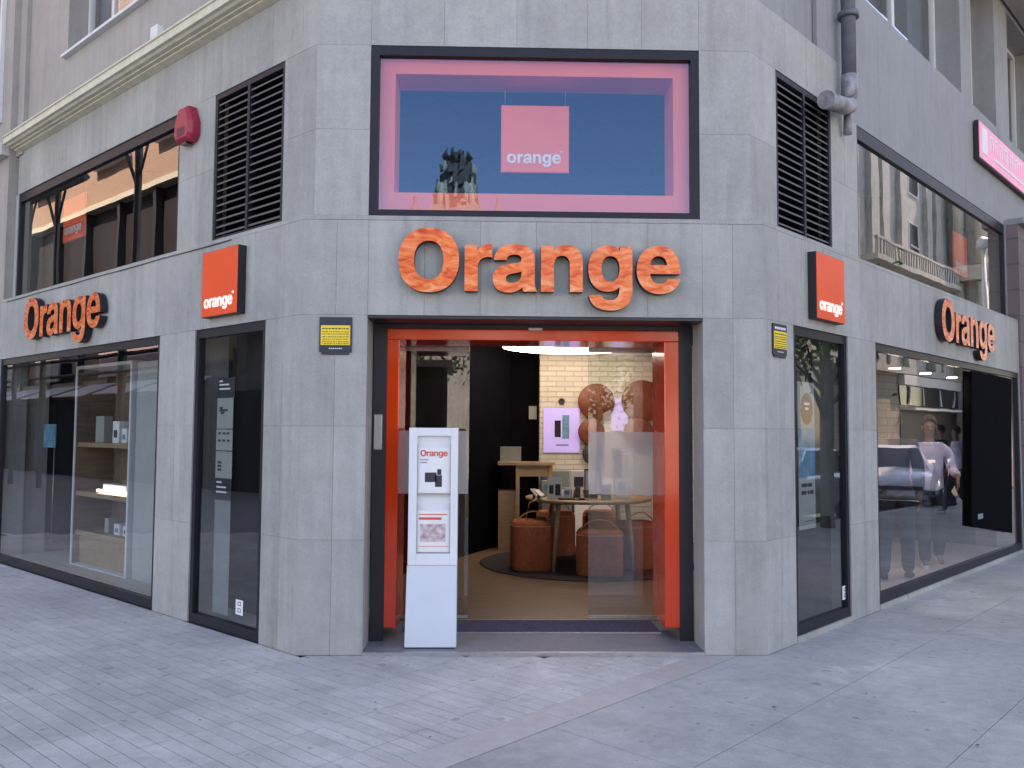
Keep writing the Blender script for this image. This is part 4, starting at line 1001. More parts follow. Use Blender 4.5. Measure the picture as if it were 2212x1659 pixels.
for (y, x0, x1) in ((1.895, .05, .10), (1.865, .05, .20), (1.83, .05, .22), (1.06, .04, .12), (1.02, .04, .19), (.98, .04, .20)): b.box((x0, y, .004), (x1, y+.013, .005))
b.build('white_print', M['paper'], ns)
b = MB()
for (y, x0, x1) in ((1.67, .06, .11), (1.65, .06, .19), (1.63, .08, .14), (1.46, .05, .09), (1.46, .12, .16), (1.46, .18, .22), (1.40, .05, .09), (1.40, .12, .16), (1.40, .19, .23), (1.22, .05, .11), (1.19, .05, .11), (1.16, .05, .11)): b.box((x0, y, .004), (x1, y+.018, .005))
b.build('dark_print', M['ink'], ns)
def sticker(fr, s, z, lb):
    t = thing('door_sticker', lb, 'sticker', mw=signM(fr, s, .035, z), group='white stickers low on the narrow windows')
    b = MB(); b.box((0, 0, 0), (.105, .115, .002)); b.build('sticker_sheet', M['paper'], t)
    b = MB()
    for x, y, w_, h_ in ((.03, .07, .045, .03), (.03, .02, .045, .03)): b.box((x, y, .002), (x+w_, y+.006, .0028)); b.box((x, y+h_-.006, .002), (x+w_, y+h_, .0028)); b.box((x, y+.006, .002), (x+.006, y+h_-.006, .0028)); b.box((x+w_-.006, y+.006, .002), (x+w_, y+h_-.006, .0028))
    b.build('sticker_print', M['ink'], t)
sticker('L', .865, .16, 'small white sticker low on the narrow left window'); sticker('R', 1.42, .19, 'small white sticker low on the narrow right window')
# narrow right window
b = WB('R'); b.box((.45, .34, .05), (1.60, .38, 2.85)); single(b.build('dark_window_board', M['room_b']), 'dark blue board filling the narrow right window', 'board')
b = WB('R'); b.box((.50, .16, .05), (1.50, .19, .88)); single(b.build('lower_window_panel', M['room']), 'dark panel across the lower half of the narrow right window', 'panel')
ps = thing('sea_poster', 'tall white and blue poster strip with brown disc in the narrow right window', 'poster', mw=signM('R', .79, .12, .82))
b = MB(); b.box((0, 0, 0), (.31, 1.20, .004)); b.build('poster_sheet', M['grey_paper'], ps)
b = MB(); b.box((0.002, .42, .004), (.308, .82, .006)); b.build('sea_picture', M['blue_print'], ps)
b = MB(); n = 32; b.add([(.16+.115*math.cos(2*math.pi*k/n), .98+.13*math.sin(2*math.pi*k/n), .007) for k in range(n)], [tuple(range(n))]); b.build('brown_disc', M['disc'], ps)
b = MB()
for (y, x0, x1) in ((1.01, .11, .21), (.97, .13, .19)): b.box((x0, y, .008), (x1, y+.02, .009))
b.build('disc_print', M['paper'], ps)
b = MB()
for (y, x0, x1, h_) in ((.34, .05, .16, .03), (.34, .17, .25, .03), (.28, .05, .14, .03), (.28, .16, .19, .03), (.28, .20, .27, .03), (.06, .10, .28, .006)): b.box((x0, y, .004), (x1, y+h_, .005))
b.build('print', M['ink'], ps)
# display platforms behind the big windows
b = WB('R'); b.box((2.2, .09, .021), (7.36, 1.7, .05)); single(b.build('window_platform', M['beige_r']), 'pinkish beige platform along the inside of the big right window', 'platform')
b = WB('L'); b.box((.49, .09, .021), (6.32, 1.24, .05)); single(b.build('window_platform', M['beige_l']), 'sand coloured platform along the inside of the left windows', 'platform')
# lit track spotlights above the right window display
tk = thing('track_spotlights', 'black ceiling track with three lit spotlights inside the right window', 'lamp', mw=signM('R', 3.0, .22, 2.42))
b = MB(); b.box((0, 0, -.02), (2.6, .03, .02)); b.build('track', M['black'], tk)
for k in range(3):
    h_ = MB(); h_.lathe([(.03, 0), (.06, -.03), (.06, -.14)], n=14); o = h_.build('spot_head', M['black'], tk); o.location = (.3+k*.95, -.0, 0); o.rotation_euler = (R(-90), 0, 0)
    h_ = MB(); h_.lathe([(.001, 0), (.055, 0), (.055, .004), (.001, .004)], n=14); o2 = h_.build('spot_lens', M['spot'], o); o2.location = (0, 0, -.147)
# big right window: black hanging panel
hp = thing('black_board', 'big black board leaning on the glass at the right end of the big right window', 'board')
b = WB('R'); q = [(5.155, 2.349), (6.945, 2.339), (6.777, .313), (5.0, .539)]
b.add([(s_, -.012, z_) for s_, z_ in q]+[(s_, .006, z_) for s_, z_ in q], [(0, 1, 2, 3), (7, 6, 5, 4)]+[(i, (i+1) % 4, 4+(i+1) % 4, 4+i) for i in range(4)]); b.build('board_sheet', M['black'], hp)
b = WB('R'); b.box((5.25, -.015, .60), (5.45, -.0122, .66)); b.build('board_label', M['grey_strip'], hp)
b = MB(); b.box((4.3, 6.25, .02), (5.1, 6.36, 2.3)); single(b.build('blue_grey_cabinet', M['room_b']), 'blue grey tall cabinet at the back of the right part of the shop', 'cabinet')

# ================================================================== NEIGHBOURS
nl = thing('left_neighbour_building', 'grey plastered neighbour house at the far left edge', 'building')
b = WB('L'); b.box((EL+.004, .03, 0), (14, .6, TOP-1)); b.build('wall', M['plaster_warm'], nl)
b = WB('L'); b.box((14.004, .03, 0), (60, 10, TOP-.5)); b.build('shade_wing', M['plaster_warm'], nl)  # unseen wing added to keep the left street in shade
b = WB('L'); b.box((EL+.004, -.06, 5.0), (14, .029, 5.16)); b.build('string_course', M['oldstone'], nl)
for z0 in (5.5, 9.0):
    b = WB('L'); b.box((6.72, -.02, z0), (7.9, .028, z0+2.2)); fr_ = b.build('window', M['winwhite'], nl)
    b = WB('L'); b.box((6.80, -.025, z0+.08), (7.82, -.021, z0+2.12)); b.build('pane', M['darkglass'], fr_)
nr = thing('right_neighbour_building', 'mauve stone neighbour building at the far right edge', 'building')
b = WB('R'); b.box((ER+.004, -.03, 0), (14, .6, 4.515)); b.build('wall', M['ashlar_red'], nr)
b = WB('R'); b.box((14.004, 0, 0), (50, 10, TOP-.5)); b.build('shade_wing', M['plaster'], nr)  # unseen wing added so its shadow covers the right pavement
b = WB('R'); b.box((ER+.004, -.10, 4.518), (14, .6, 4.60)); b.build('string_course', M['plaster'], nr)
for s_ in (8.3, 10.6):
    b = WB('R'); b.box((s_, -.05, .6), (s_+1.5, -.031, 3.0)); fr_ = b.build('window', M['frame'], nr)
    b = WB('R'); b.box((s_+.08, -.056, .68), (s_+1.42, -.051, 2.92)); b.build('pane', M['darkglass'], fr_)
#@@STREET
# ================================================================== ACROSS THE STREETS (mirrored in the shop windows)
# left street: sunlit brick facade over a dark glazed lower part
DL = 12.5; S0 = 22.5; S1 = 75
fl = thing('brick_building', 'peach brick building over dark glazed floors mirrored in the left windows', 'building')
b = WB('L'); b.box((S0, -DL-9, 0), (S1, -DL-.4, 11.95)); b.build('lower_floors', M['dark_clad'], fl)
for s in (28, 33, 41, 47):
    b = WB('L'); b.box((s, -DL-.399, 5.2), (s+2.2, -DL-.37, 8.0)); b.build('window', M['grey_strip'], fl)
b = WB('L'); b.box((S0-.1, -DL-9, 11.95), (S1, -DL+.08, 12.2)); b.build('cream_band', M['cream'], fl)
b = WB('L'); b.box((S0, -DL-9, 12.205), (S1, -DL, 30)); b.build('brick_wall', M['brick_lit'], fl)
k = 0
s = S0
while s < S1:
    b = WB('L'); b.box((s, -DL-.4, 0), (s+.28, -DL-.05, 11.94)); b.build('pier', M['steel'], fl); s += 3.6; k += 1
for z in (3.6,):
    b = WB('L'); b.box((S0, -DL-.39, z), (S1, -DL-.2, z+.22)); b.build('floor_band', M['steel'], fl)
for s, w_ in ((27.2, 2.3), (32, 3.7), (40, 3.2), (49, 4), (58, 4)):
    b = WB('L'); b.box((s, -DL+.01, 13.75), (s+w_, -DL+.38, 13.98)); b.build('balcony', M['winwhite'], fl)
for s, w_ in ((27.5, 6.5), (38.5, 3.2), (44.5, 4.0)):
    b = WB('L'); b.box((s, -DL+.0, 3.9), (s+w_, -DL+.12, 5.3)); b.build('shop_fascia', M['pinkcurtain'] if s < 30 else M['plaster_warm'], fl)
for s in range(24, 60, 4):
    b = WB('L'); b.hexa([(s, -DL+.05, 3.55), (s+3.2, -DL+.05, 3.55), (s+3.2, -DL+1.5, 3.0), (s, -DL+1.5, 3.0), (s, -DL+.05, 3.6), (s+3.2, -DL+.05, 3.6), (s+3.2, -DL+1.5, 3.05), (s, -DL+1.5, 3.05)]); b.build('awning', M['winwhite'], fl)
# street furniture of the left street: steel masts with braces and rails
def beam(b, p, q, r=.07): b.tube([tuple(P('L', p[0], -p[1], p[2])), tuple(P('L', q[0], -q[1], q[2]))], r, 6, smooth=False)
pg = thing('steel_pergola', 'dark steel pergola with branching masts mirrored in the upper left window', 'pergola')
for (s, zt2) in ((14.6, 8.5), (19.5, 8.2), (21.6, 8.3), (25.0, 8.3)):
    b = MB(); beam(b, (s, 5, 0), (s, 5, zt2), .085); b.build('mast', M['steel'], pg)
    b = MB(); beam(b, (s, 5, zt2-1.2), (s+.8, 5, zt2), .045); b.build('brace', M['steel'], pg)
    b = MB(); beam(b, (s, 5, zt2-1.0), (s-.5, 5, zt2-.1), .035); b.build('brace', M['steel'], pg)
b = MB(); beam(b, (13.4, 5, 8.45), (15.8, 5, 8.5), .09); b.build('beam', M['steel'], pg)
b = MB(); beam(b, (17.6, 5, 8.2), (27, 5, 8.3), .09); b.build('beam', M['steel'], pg)
b = MB(); beam(b, (12, 5, 3.35), (27, 5, 3.35), .05); b.build('rail', M['steel'], pg)
b = MB(); beam(b, (12, 5, 2.95), (27, 5, 2.95), .04); b.build('rail', M['steel'], pg)
# low dark terrace in front, seen mirrored in the lower left windows
te = thing('cafe_terrace', 'dark cafe terrace screens mirrored in the lower left windows', 'terrace')
for k in range(9):
    s = 11+k*2.6; b = WB('L'); b.box((s, -8.1, 0), (s+2.45, -8.0, 2.45)); b.build('screen', M['darkwall'], te)
b = WB('L'); b.box((10.8, -10.5, 2.5), (34.5, -8.0, 2.62)); b.build('terrace_roof', M['darkwall'], te)

# right street: old stone building
DR = 15.0
fo = thing('stone_building', 'old grey stone building with balcony mirrored in the right windows', 'building')
b = WB('R'); b.box((38, -DR-10, 0), (95, -DR, 5.2)); b.build('ground_floor', M['ashlar'], fo)
b = WB('R'); b.box((19, -DR-10, 0), (37.99, -DR-.5, 5.2)); b.build('shade_arcade', M['darkglass'], fo)  # shade of an arcade put into the colour as dark glass
for s in (19, 23.5, 28, 33):
    b = WB('R'); b.box((s, -DR-.49, 0), (s+.5, -DR, 5.19)); b.build('shopfront_pier', M['steel'], fo)
b = WB('R'); b.box((19, -DR-10, 5.2), (95, -DR, 26)); b.build('upper_wall', M['oldstone'], fo)
b = WB('R'); b.box((18.9, -DR-.3, 5.2), (95, -DR+.35, 5.6)); b.build('string_course', M['oldstone'], fo)
for s in (22, 26, 33, 36.5, 38.2, 43, 44.7, 47.8, 52.6, 54.5):
    b = WB('R'); b.box((s, -DR, 5.61), (s+1.1, -DR+.3, 24)); b.build('pilaster', M['oldstone'], fo)
for s in (23.8, 30, 49.8):
    for z in (7.2, 12.2, 16.9):
        if abs(s-53.8) < .1 and z < 8: continue
        b = WB('R'); b.box((s, -DR-.05, z), (s+1.9, -DR+.06, z+2.9)); w = b.build('window', M['winwhite'], fo)
        b = WB('R'); b.box((s+.12, -DR+.061, z+.1), (s+1.78, -DR+.07, z+2.8)); b.build('pane', M['darkglass'], w)
        b = WB('R'); b.box((s+.1, -DR+.071, z+1.3), (s+1.8, -DR+.10, z+1.42)); b.build('transom', M['winwhite'], w)
for s, z, w_ in ((41.0, 11.2, 15.0), (22, 6.2, 6)):
    b = WB('R'); b.box((s, -DR+.31, z), (s+w_, -DR+1.3, z+.3)); bl = b.build('balcony', M['oldstone'], fo)
    b = WB('R'); b.box((s, -DR+1.1, z+1.15), (s+w_, -DR+1.3, z+1.3)); b.build('balcony_rail', M['oldstone'], bl)
    b = WB('R')
    for k in range(int(w_/.42)):
        q = P('R', s+.2+k*.42, -DR+1.2, 0); o = inst('baluster', None, bl) if False else None
        b.box((s+.12+k*.42, -DR+1.12, z+.3), (s+.28+k*.42, -DR+1.28, z+1.15))
    b.build('balusters', M['oldstone'], bl, kind='stuff')
# projecting sunlit corner pavilion further along
b = WB('R'); b.box((58, -DR, 0), (95, -DR+2.5, 24)); b.build('corner_pavilion', M['oldstone'], fo)
for s, d in ((57.5, 2.2), (57.5, .8)):
    for z0, z1 in ((6.5, 12), (13.2, 20)):
        b = MB(); b.tube([tuple(P('R', s, -DR+d, z0)), tuple(P('R', s, -DR+d, z1))], .38, 14); b.build('column', M['cream'], fo)
b = WB('R'); b.box((56.9, -DR+.4, 12.1), (58, -DR+2.8, 13.1)); b.build('corner_ledge', M['cream'], fo)

# church gable and crown behind the camera
ch = thing('church_tower', 'baroque stone church top with crowned figure mirrored in the window above the door', 'church', (-1.95, -31, -1.75))
b = MB(); b.box((-9, -2, 0), (9, 6, 7.6)); b.build('nave', M['oldstone'], ch)
b = MB(); b.box((-1.9, -1, 7.6), (1.9, 1, 12.6)); b.build('gable_base', M['cream'], ch)
b = MB(); b.prism([(-2.1, 12.6), (2.1, 12.6), (2.1, 12.9), (1.35, 13.0), (1.1, 13.35), (-1.1, 13.35), (-1.35, 13.0), (-2.1, 12.9)], -.9, .9); b.v = [Vector((v.x, v.z, v.y)) for v in b.v]; b.build('gable', M['cream'], ch)
b = MB(); pts = [(.95*math.cos(math.pi*k/12), 1.02, 12.25+.85*math.sin(math.pi*k/12)) for k in range(13)]; b.tube(pts, .12, 8); b.build('arch_moulding', M['oldstone'], ch)
random.seed(21)
b = MB(); b.lathe([(.95, 11.9), (.98, 12.5), (.92, 13.4), (.80, 14.2), (.62, 14.9), (.40, 15.3)], n=12); b.build('figure', M['darkstone'], ch)
for mm, n_, nm in (('darkstone', 110, 'carved_drapery'), ('cream', 60, 'lit_carving')):  # sunlit carving put into the colour: cream blocks among dark stone ones
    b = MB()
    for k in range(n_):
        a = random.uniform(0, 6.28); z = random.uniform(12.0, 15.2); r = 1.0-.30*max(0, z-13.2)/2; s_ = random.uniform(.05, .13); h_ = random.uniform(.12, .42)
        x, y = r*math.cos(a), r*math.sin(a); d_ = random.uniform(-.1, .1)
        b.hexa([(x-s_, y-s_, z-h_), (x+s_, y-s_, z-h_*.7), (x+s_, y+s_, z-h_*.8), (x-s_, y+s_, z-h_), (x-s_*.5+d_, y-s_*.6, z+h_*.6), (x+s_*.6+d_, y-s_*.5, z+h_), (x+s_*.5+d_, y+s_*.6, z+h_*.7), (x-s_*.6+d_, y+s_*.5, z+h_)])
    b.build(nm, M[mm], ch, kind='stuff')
for x in (-.72, .72):
    b = MB(); b.tube([(x, .7, 11.95), (x*.98, .75, 13.6), (x*.8, .72, 14.3)], [.16, .14, .10], 10); b.build('colonnette', M['cream'], ch)
b = MB(); b.lathe([(.40, 15.3), (.50, 15.45), (.46, 15.6), (.2, 15.7)], n=10)
for k in range(10):
    a = 6.283*k/10; x, y = .50*math.cos(a), .50*math.sin(a); h_ = random.uniform(.2, .5); b.tube([(x, y, 15.5), (x*1.2, y*1.2, 15.55+h_*.5), (x*1.05, y*1.05, 15.6+h_)], [.07, .10, .03], 6)
for k in range(14):
    a = random.uniform(0, 6.28); r = random.uniform(.1, .5); x, y, z, s_ = r*math.cos(a), r*math.sin(a), random.uniform(15.5, 15.9), random.uniform(.05, .12); b.box((x-s_, y-s_, z-s_), (x+s_, y+s_, z+s_*1.5))
b.build('crown', M['darkstone'], ch)
for x in (-1.9, 1.9):
    b = MB(); b.lathe([(.22, 12.9), (.1, 13.0), (.2, 13.2), (.14, 13.4), (.05, 13.7), (.10, 13.8), (.02, 14.0)], (x, 0, 0), 10); b.build('finial', M['oldstone'], ch)

# dark kiosk added behind the camera to darken the left door leaf's reflection
kk = thing('added_kiosk', 'added dark kiosk on the plaza that darkens the left glass door leaf', 'kiosk', (-2.9, -11.6, -.02))
b = MB(); b.box((-1.4, -.9, 0), (1.5, .9, 3.05)); b.build('cabin', M['black'], kk)
b = MB(); b.box((-1.6, -1.1, 3.051), (1.7, 1.1, 3.2)); b.build('roof', M['steel'], kk)
b = MB(); b.box((-1.0, .901, 1.0), (1.1, .93, 2.2)); b.build('shutter', M['darkwall'], kk)

# trees
leaf_me = {}
def tree(x, y, h, cr, cz, n, label, seed):
    random.seed(seed); t = thing('street_tree', label, 'tree', (x, y, -.1), group='street trees mirrored in the glass')
    b = MB(); b.tube([(0, 0, 0), (.05, .02, h*.3), (-.03, .05, h*.55), (.02, 0, h*.8)], [.13, .11, .08, .04], 10); b.build('trunk', M['bark'], t)
    b = MB()
    for k in range(8):
        a = random.uniform(0, 6.28); z0 = h*random.uniform(.4, .65)
        b.tube([(0, 0, z0), (.5*cr*math.cos(a), .5*cr*math.sin(a), z0+.5), (.85*cr*math.cos(a), .85*cr*math.sin(a), z0+1.0)], [.05, .03, .012], 6)
    b.build('branches', M['bark'], t)
    b = MB(); cl = []
    for k in range(26):
        a = random.uniform(0, 6.28); q = random.uniform(.2, 1)*cr; cl.append((q*math.cos(a), q*math.sin(a), cz+random.uniform(-.9, 1.1)*cr*.6))
    for k in range(n):
        c = random.choice(cl); p = Vector(c)+Vector([random.gauss(0, .27) for _ in range(3)])
        u = Vector([random.uniform(-1, 1) for _ in range(3)]).normalized(); v = u.orthogonal().normalized(); s_ = random.uniform(.05, .10)
        b.add([tuple(p-u*s_), tuple(p+v*s_*.6), tuple(p+u*s_), tuple(p-v*s_*.6)], [(0, 1, 2, 3)])
    b.build('crown', M['leaf'], t, kind='stuff')
tree(-3.3, -13.5, 6.0, 2.3, 4.4, 3600, 'leafy street tree behind the viewpoint on the left', 1)
tree(2.6, -14.5, 5.2, 2.0, 3.6, 3200, 'leafy street tree behind the viewpoint on the right', 2)
tp = P('R', 8.4, -3.05, 0); tree(tp.x, tp.y, 4.6, 1.0, 3.5, 2200, 'small leafy kerb tree mirrored in the narrow right window', 3)

# lamp posts
def lamppost(s, D, h, label):
    p = P('R', s, -D, 0); t = thing('street_lamp', label, 'street lamp', (p.x, p.y, -.1))
    b = MB(); b.tube([(0, 0, 0), (0, 0, h)], [.14, .08], 12); b.build('pole', M['winwhite'], t)
    b = MB(); b.lathe([(.05, h), (.25, h+.1), (.22, h+.35), (.05, h+.5)], n=12); b.build('lantern', M['winwhite'], t)
lamppost(29, 5.5, 8.6, 'tall white street lamp mirrored in the upper right window')

# cars
def car(s, D, rz, paint, label, k=1.0):
    p = P('R', s, -D, 0); t = thing('parked_car', label, 'car', (p.x, p.y, -.138), rz, group='cars parked along the right street')
    # side profile stations: x, half width, bottom, shoulder height
    st = [(-1.98, .62, .42, .78), (-1.90, .78, .30, .92), (-1.5, .86, .24, .97), (-.6, .88, .22, .95), (.5, .88, .22, .93), (1.0, .87, .22, .90), (1.55, .84, .24, .80), (1.88, .72, .30, .66), (1.98, .55, .38, .56)]
    b = MB(); vs = []; fs = []
    for x, w_, z0, z1 in st:
        for y, z in ((-w_*.80, z0), (-w_, z0+.12), (-w_*1.0, z1-.16), (-w_*.90, z1), (0, z1+.05), (w_*.90, z1), (w_*1.0, z1-.16), (w_, z0+.12), (w_*.80, z0)): vs.append((x, y, z))
    m = 9
    for i in range(len(st)-1):
        for j in range(m): fs.append((i*m+j, i*m+(j+1) % m, (i+1)*m+(j+1) % m, (i+1)*m+j))
    fs += [tuple(range(m)), tuple(range((len(st)-1)*m, len(st)*m))[::-1]]
    b.add(vs, fs, 0, True); b.build('body', M[paint], t)
    g = MB(); q = [(-1.85, .70, .90), (.85, .74, .90)]; top = [(-1.30, .56, 1.40), (.15, .58, 1.42)]
    g.hexa([(-1.85, -.72, .88), (.95, -.74, .88), (.95, .74, .88), (-1.85, .72, .88), (-1.38, -.56, 1.38), (.10, -.58, 1.40), (.10, .58, 1.40), (-1.38, .56, 1.38)]); g.build('glasshouse', M['darkglass'], t)
    g = MB(); g.hexa([(-1.45, -.58, 1.37), (.14, -.60, 1.39), (.14, .60, 1.39), (-1.45, .58, 1.37), (-1.30, -.50, 1.45), (0, -.52, 1.46), (0, .52, 1.46), (-1.30, .50, 1.45)]); g.build('roof', M[paint], t, bevel=.02)
    for sy in (-1, 1):
        for (xa, za, xb, zb_) in ((.96, .90, .12, 1.41), (-1.86, .90, -1.40, 1.39), (-.45, .92, -.50, 1.40)):
            g = MB(); ya, yb = sy*.745, sy*.595; g.tube([(xa, ya, za), (xb, yb, zb_)], .028, 6); g.build('pillar', M[paint], t)
        for x in (-1.22, 1.22):
            wl = MB(); wl.lathe([(.20, -.10), (.30, -.10), (.325, -.07), (.325, .07), (.30, .10), (.20, .10)], n=24); w = wl.build('wheel', M['tyre'], t); w.location = (x, sy*.80, .325); w.rotation_euler = (R(90), 0, 0)
            wl = MB(); wl.lathe([(.001, -.08), (.2, -.10), (.2, .10), (.001, .08)], n=16); w2 = wl.build('rim', M['alu'], w)
        g = MB(); g.lathe([(.001, 0), (.13, .0), (.11, .05), (.001, .07)], n=12); hl = g.build('headlight', M['alu'], t); hl.location = (1.74, sy*.58, .66); hl.rotation_euler = (0, R(80), sy*.35); hl.scale = (.6, 1.1, 1)
        g = MB(); g.box((.80, sy*.86-.09, .90), (.92, sy*.86+.09, 1.02)); g.build('door_mirror', M[paint], t, bevel=.02)
        g = MB(); g.box((-1.99, sy*.62-.10, .70), (-1.90, sy*.62+.10, .86)); g.build('tail_light', M['alarm'], t)
    g = MB(); g.box((1.93, -.26, .36), (2.0, .26, .47)); g.build('number_plate', M['paper'], t)
    g = MB(); g.box((1.90, -.45, .50), (1.985, .45, .58)); g.build('grille', M['ink'], t)
    return t
car(15.6, 4.5, AR+math.pi-.42, 'car_white', 'white hatchback parked at the kerb mirrored in the big right window')
car(9.8, 4.6, AR+math.pi, 'car_dark', 'dark parked car mirrored in the narrow right window')
# bright shop fascia on the stone building
b = WB('R'); b.box((47, -DR+.01, 4.55), (70, -DR+.35, 5.15)); b.build('white_fascia', M['winwhite'], fo)
b = WB('R'); b.box((47, -DR+.01, 3.35), (70, -DR+.10, 4.54)); b.build('blue_clerestory', M['darkglass'], fo)
b = WB('R'); b.box((47, -DR+.01, 3.05), (70, -DR+.9, 3.18)); b.build('canopy_edge', M['winwhite'], fo)
for k in range(7):
    b = WB('R'); b.box((48+k*3, -DR+.11, 3.4), (48.2+k*3, -DR+.16, 4.5)); b.build('glazing_bar', M['winwhite'], fo)
b = WB('R'); b.box((46.9, -DR+.01, 0), (70, -DR+.05, 3.04)); b.build('shopfront_shade', M['steel'], fo)  # shade below the canopy put into the colour as a dark sheet

# ================================================================== PEOPLE
def skin(name, joints, edges, m, parent, sub=2, root=0):
    """joints: (x,y,z,rx,ry)"""
    me = bpy.data.meshes.new(name); me.from_pydata([j[:3] for j in joints], edges, [])
    o = bpy.data.objects.new(name, me); col.objects.link(o)
    s_ = o.modifiers.new('skin', 'SKIN'); s_.use_smooth_shade = True
    for i, j in enumerate(joints):
        v = me.skin_vertices[0].data[i]; v.radius = (j[3], j[4] if len(j) > 4 else j[3]); v.use_root = i == root
    b = o.modifiers.new('sub', 'SUBSURF'); b.levels = sub; b.render_levels = sub
    dg = bpy.context.evaluated_depsgraph_get(); dg.update()
    m2 = bpy.data.meshes.new_from_object(o.evaluated_get(dg)); m2.name = name; m2.materials.clear(); m2.materials.append(M[m])
    for p in m2.polygons: p.use_smooth = True
    bpy.data.objects.remove(o); ob = bpy.data.objects.new(name, m2); col.objects.link(ob); ob.parent = parent; return ob
def person(loc, rz, label, top='lilac', legs='denim', shoe='shoe', step=.26, h=1.0, hood=False, elbow=.0, group=None):
    t = thing('person', label, 'person', loc, rz, group=group); t.scale = (h, h, h)
    # faces -Y.  right leg forward by step, left back
    kn = lambda s_, f: (s_*.10, -.5*f-.05, .50, .062); an = lambda s_, f, lift: (s_*.10, -f, .09+lift, .040); toe = lambda s_, f, lift: (s_*.115, -f-.15, .035+lift*.4, .035)
    hips = [(0, .0, .97, .13, .10), (-.09, 0, .90, .085), (.09, 0, .90, .085)]
    legj = [kn(-1, step), an(-1, step, 0), toe(-1, step, 0), kn(1, -step*.6), an(1, -step, .05), toe(1, -step+.03, 0)]
    arm = lambda s_, f: [(s_*.185, 0, 1.42, .055), (s_*.235, .02-f*.3+elbow*.05, 1.16, .042), (s_*.24, -f-.06-elbow*.15, .93+elbow*.22, .030), (s_*.235, -f-.09-elbow*.2, .86+elbow*.22, .030, .018)]
    J = hips+[(0, 0, 1.15, .12, .09), (0, .0, 1.36, .14, .095), (0, 0, 1.50, .050), (0, -.015, 1.585, .052, .060), (0, -.02, 1.66, .070, .082), (0, -.012, 1.74, .062, .072)]
    e = [(0, 1), (0, 2), (0, 3), (3, 4), (4, 5), (5, 6), (6, 7), (7, 8)]
    n = len(J); J += legj; e += [(1, n), (n, n+1), (n+1, n+2), (2, n+3), (n+3, n+4), (n+4, n+5)]
    for s_, f in ((-1, -step*.6), (1, step*.6)):
        n = len(J); A = arm(s_, f); J += A; e += [(4, n), (n, n+1), (n+1, n+2), (n+2, n+3)]
        hx, hy, hz = A[3][:3]
        for k, (dy, L_) in enumerate(((-.03, .065), (-.010, .075), (.010, .07), (.028, .055))):
            m = len(J); J += [(hx, hy+dy, hz-.055, .0085), (hx-s_*.012, hy+dy-.004, hz-.055-L_*.6, .0075), (hx-s_*.026, hy+dy-.006, hz-.055-L_, .006)]; e += [(n+3, m), (m, m+1), (m+1, m+2)]
        m = len(J); J += [(hx-s_*.01, hy-.042, hz-.02, .010), (hx-s_*.02, hy-.055, hz-.065, .008)]; e += [(n+3, m), (m, m+1)]
    body = skin('body', J, e, 'skin', t, 1)
    T = [(0, 0, 1.16, .158, .122), (0, 0, 1.37, .165, .118), (0, .0, 1.475, .085, .08), (0, 0, .99, .160, .126), (0, 0, .84, .168, .130)]
    te_ = [(0, 1), (1, 2), (0, 3), (3, 4)]
    for s_, f in ((-1, -step*.6), (1, step*.6)):
        n = len(T); A = arm(s_, f); T += [(A[0][0], A[0][1], A[0][2], .075), (A[1][0], A[1][1], A[1][2], .062), (A[2][0], A[2][1], A[2][2], .050)]; te_ += [(1, n), (n, n+1), (n+1, n+2)]
    skin('jacket', T, te_, top, t, 2)
    Lg = [(0, 0, 1.0, .135, .11), (-.09, 0, .90, .10), (.09, 0, .90, .10)]; n = 3
    Lg += [(kn(-1, step)[0], kn(-1, step)[1], .50, .082), (-.10, -step, .07, .064), (kn(1, -step*.6)[0], kn(1, -step*.6)[1], .50, .082), (.10, step, .10, .064)]
    skin('trousers', Lg, [(0, 1), (0, 2), (1, 3), (3, 4), (2, 5), (5, 6)], legs, t, 2)
    for s_, f, lf_ in ((-1, step, 0), (1, -step, .03)):
        skin('shoe', [(s_*.10, -f+.05, .05+lf_*2, .045), (s_*.105, -f-.05, .045+lf_, .048, .04), (s_*.115, -f-.17, .035, .040, .03)], [(0, 1), (1, 2)], shoe, t, 2)
    b = MB(); vs = []; fs = []; n = 16
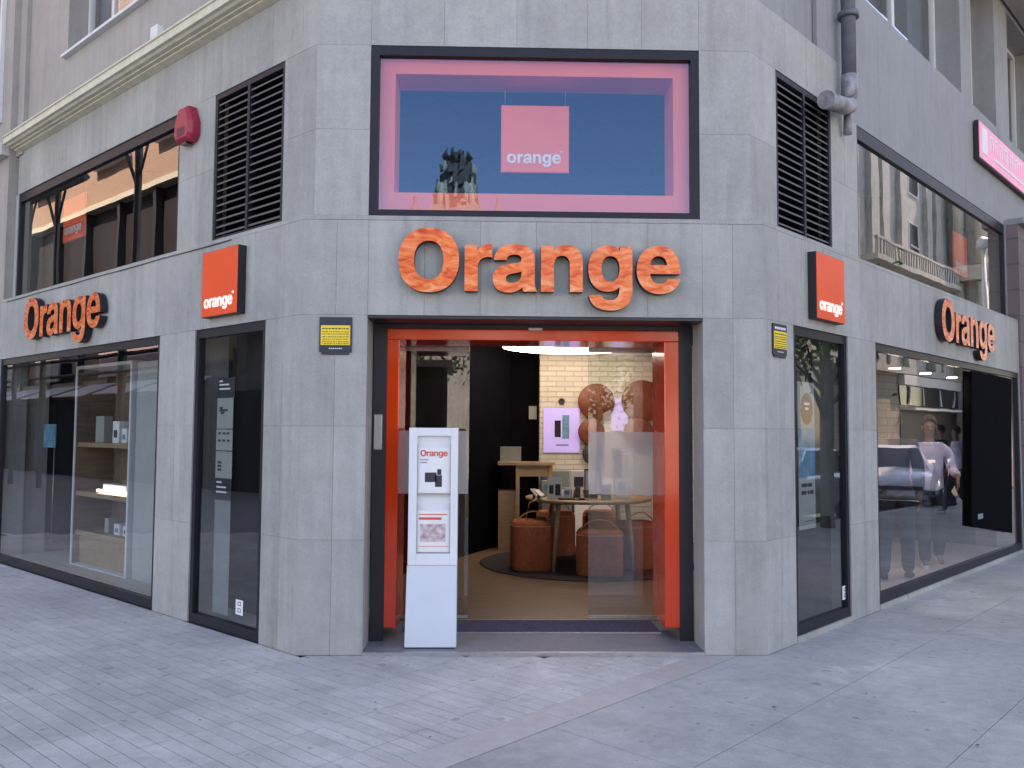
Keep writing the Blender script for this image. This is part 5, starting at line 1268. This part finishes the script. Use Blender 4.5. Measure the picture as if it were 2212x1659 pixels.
    for i in range(7):
        
        for k in range(n):
            a = 2*math.pi*k/n; fr_ = 1; ph = (i/6)*(1.02+1.35*(.5+.5*math.sin(a))**.8)
            vs.append((.086*math.sin(ph)*math.cos(a), .098*math.sin(ph)*math.sin(a)-.006, 1.705+.112*math.cos(ph)))
    for i in range(6):
        for k in range(n): fs.append((i*n+k, i*n+(k+1) % n, (i+1)*n+(k+1) % n, (i+1)*n+k))
    b.add(vs, fs, 0, True); b.build('hair', M['hair'], t)
    b = MB()
    for s_ in (-1, 1): b.lathe([(.001, -.008), (.009, 0), (.001, .008)], (s_*.030, -.098, 1.672), 8)
    b.build('eyes', M['ink'], t, kind='stuff')
    for s_ in (-1, 1):
        b = MB(); b.lathe([(.002, -.028), (.012, -.012), (.014, .012), (.004, .030)], (s_*.077, -.005, 1.655), 8); b.build('ear', M['skin'], t)
    b = MB(); b.hexa([(-.014, -.100, 1.625), (.014, -.100, 1.625), (.012, -.09, 1.62), (-.012, -.09, 1.62), (-.006, -.104, 1.672), (.006, -.104, 1.672), (.006, -.09, 1.67), (-.006, -.09, 1.67)])
    b.v[0].y -= .022; b.v[1].y -= .022; b.build('nose', M['skin'], t, bevel=.003)
    b = MB(); b.box((-.022, -.107, 1.596), (.022, -.098, 1.603)); b.build('mouth', M['alarm'], t)
    if hood: skin('hood', [(0, .085, 1.50, .09, .07), (0, .12, 1.42, .07, .05)], [(0, 1)], top, t, 2)
    return t
person((4.93, 3.85, .02), -.35, 'man in lilac grey jacket and white trainers walking behind the big right window', 'lilac', 'navy', 'shoe', .22, 1.0, True, elbow=.8)
person((4.02, 2.86, .02), 2.6, 'person in dark clothes standing close behind the big right window', 'navy', 'denim', 'navy', .20, 1.03, False)
p = P('R', 12.6, -2.2, 0); person((p.x, p.y, 0), .6, 'pedestrian in blue grey clothes mirrored at the edge of the black window panel', 'lilac', 'navy', 'shoe', .24, .98, group='pedestrians on the right pavement')
p = P('R', 14.0, -2.9, 0); person((p.x, p.y, 0), .9, 'second pedestrian in dark clothes mirrored beside the black window panel', 'navy', 'denim', 'navy', .20, 1.0, group='pedestrians on the right pavement')
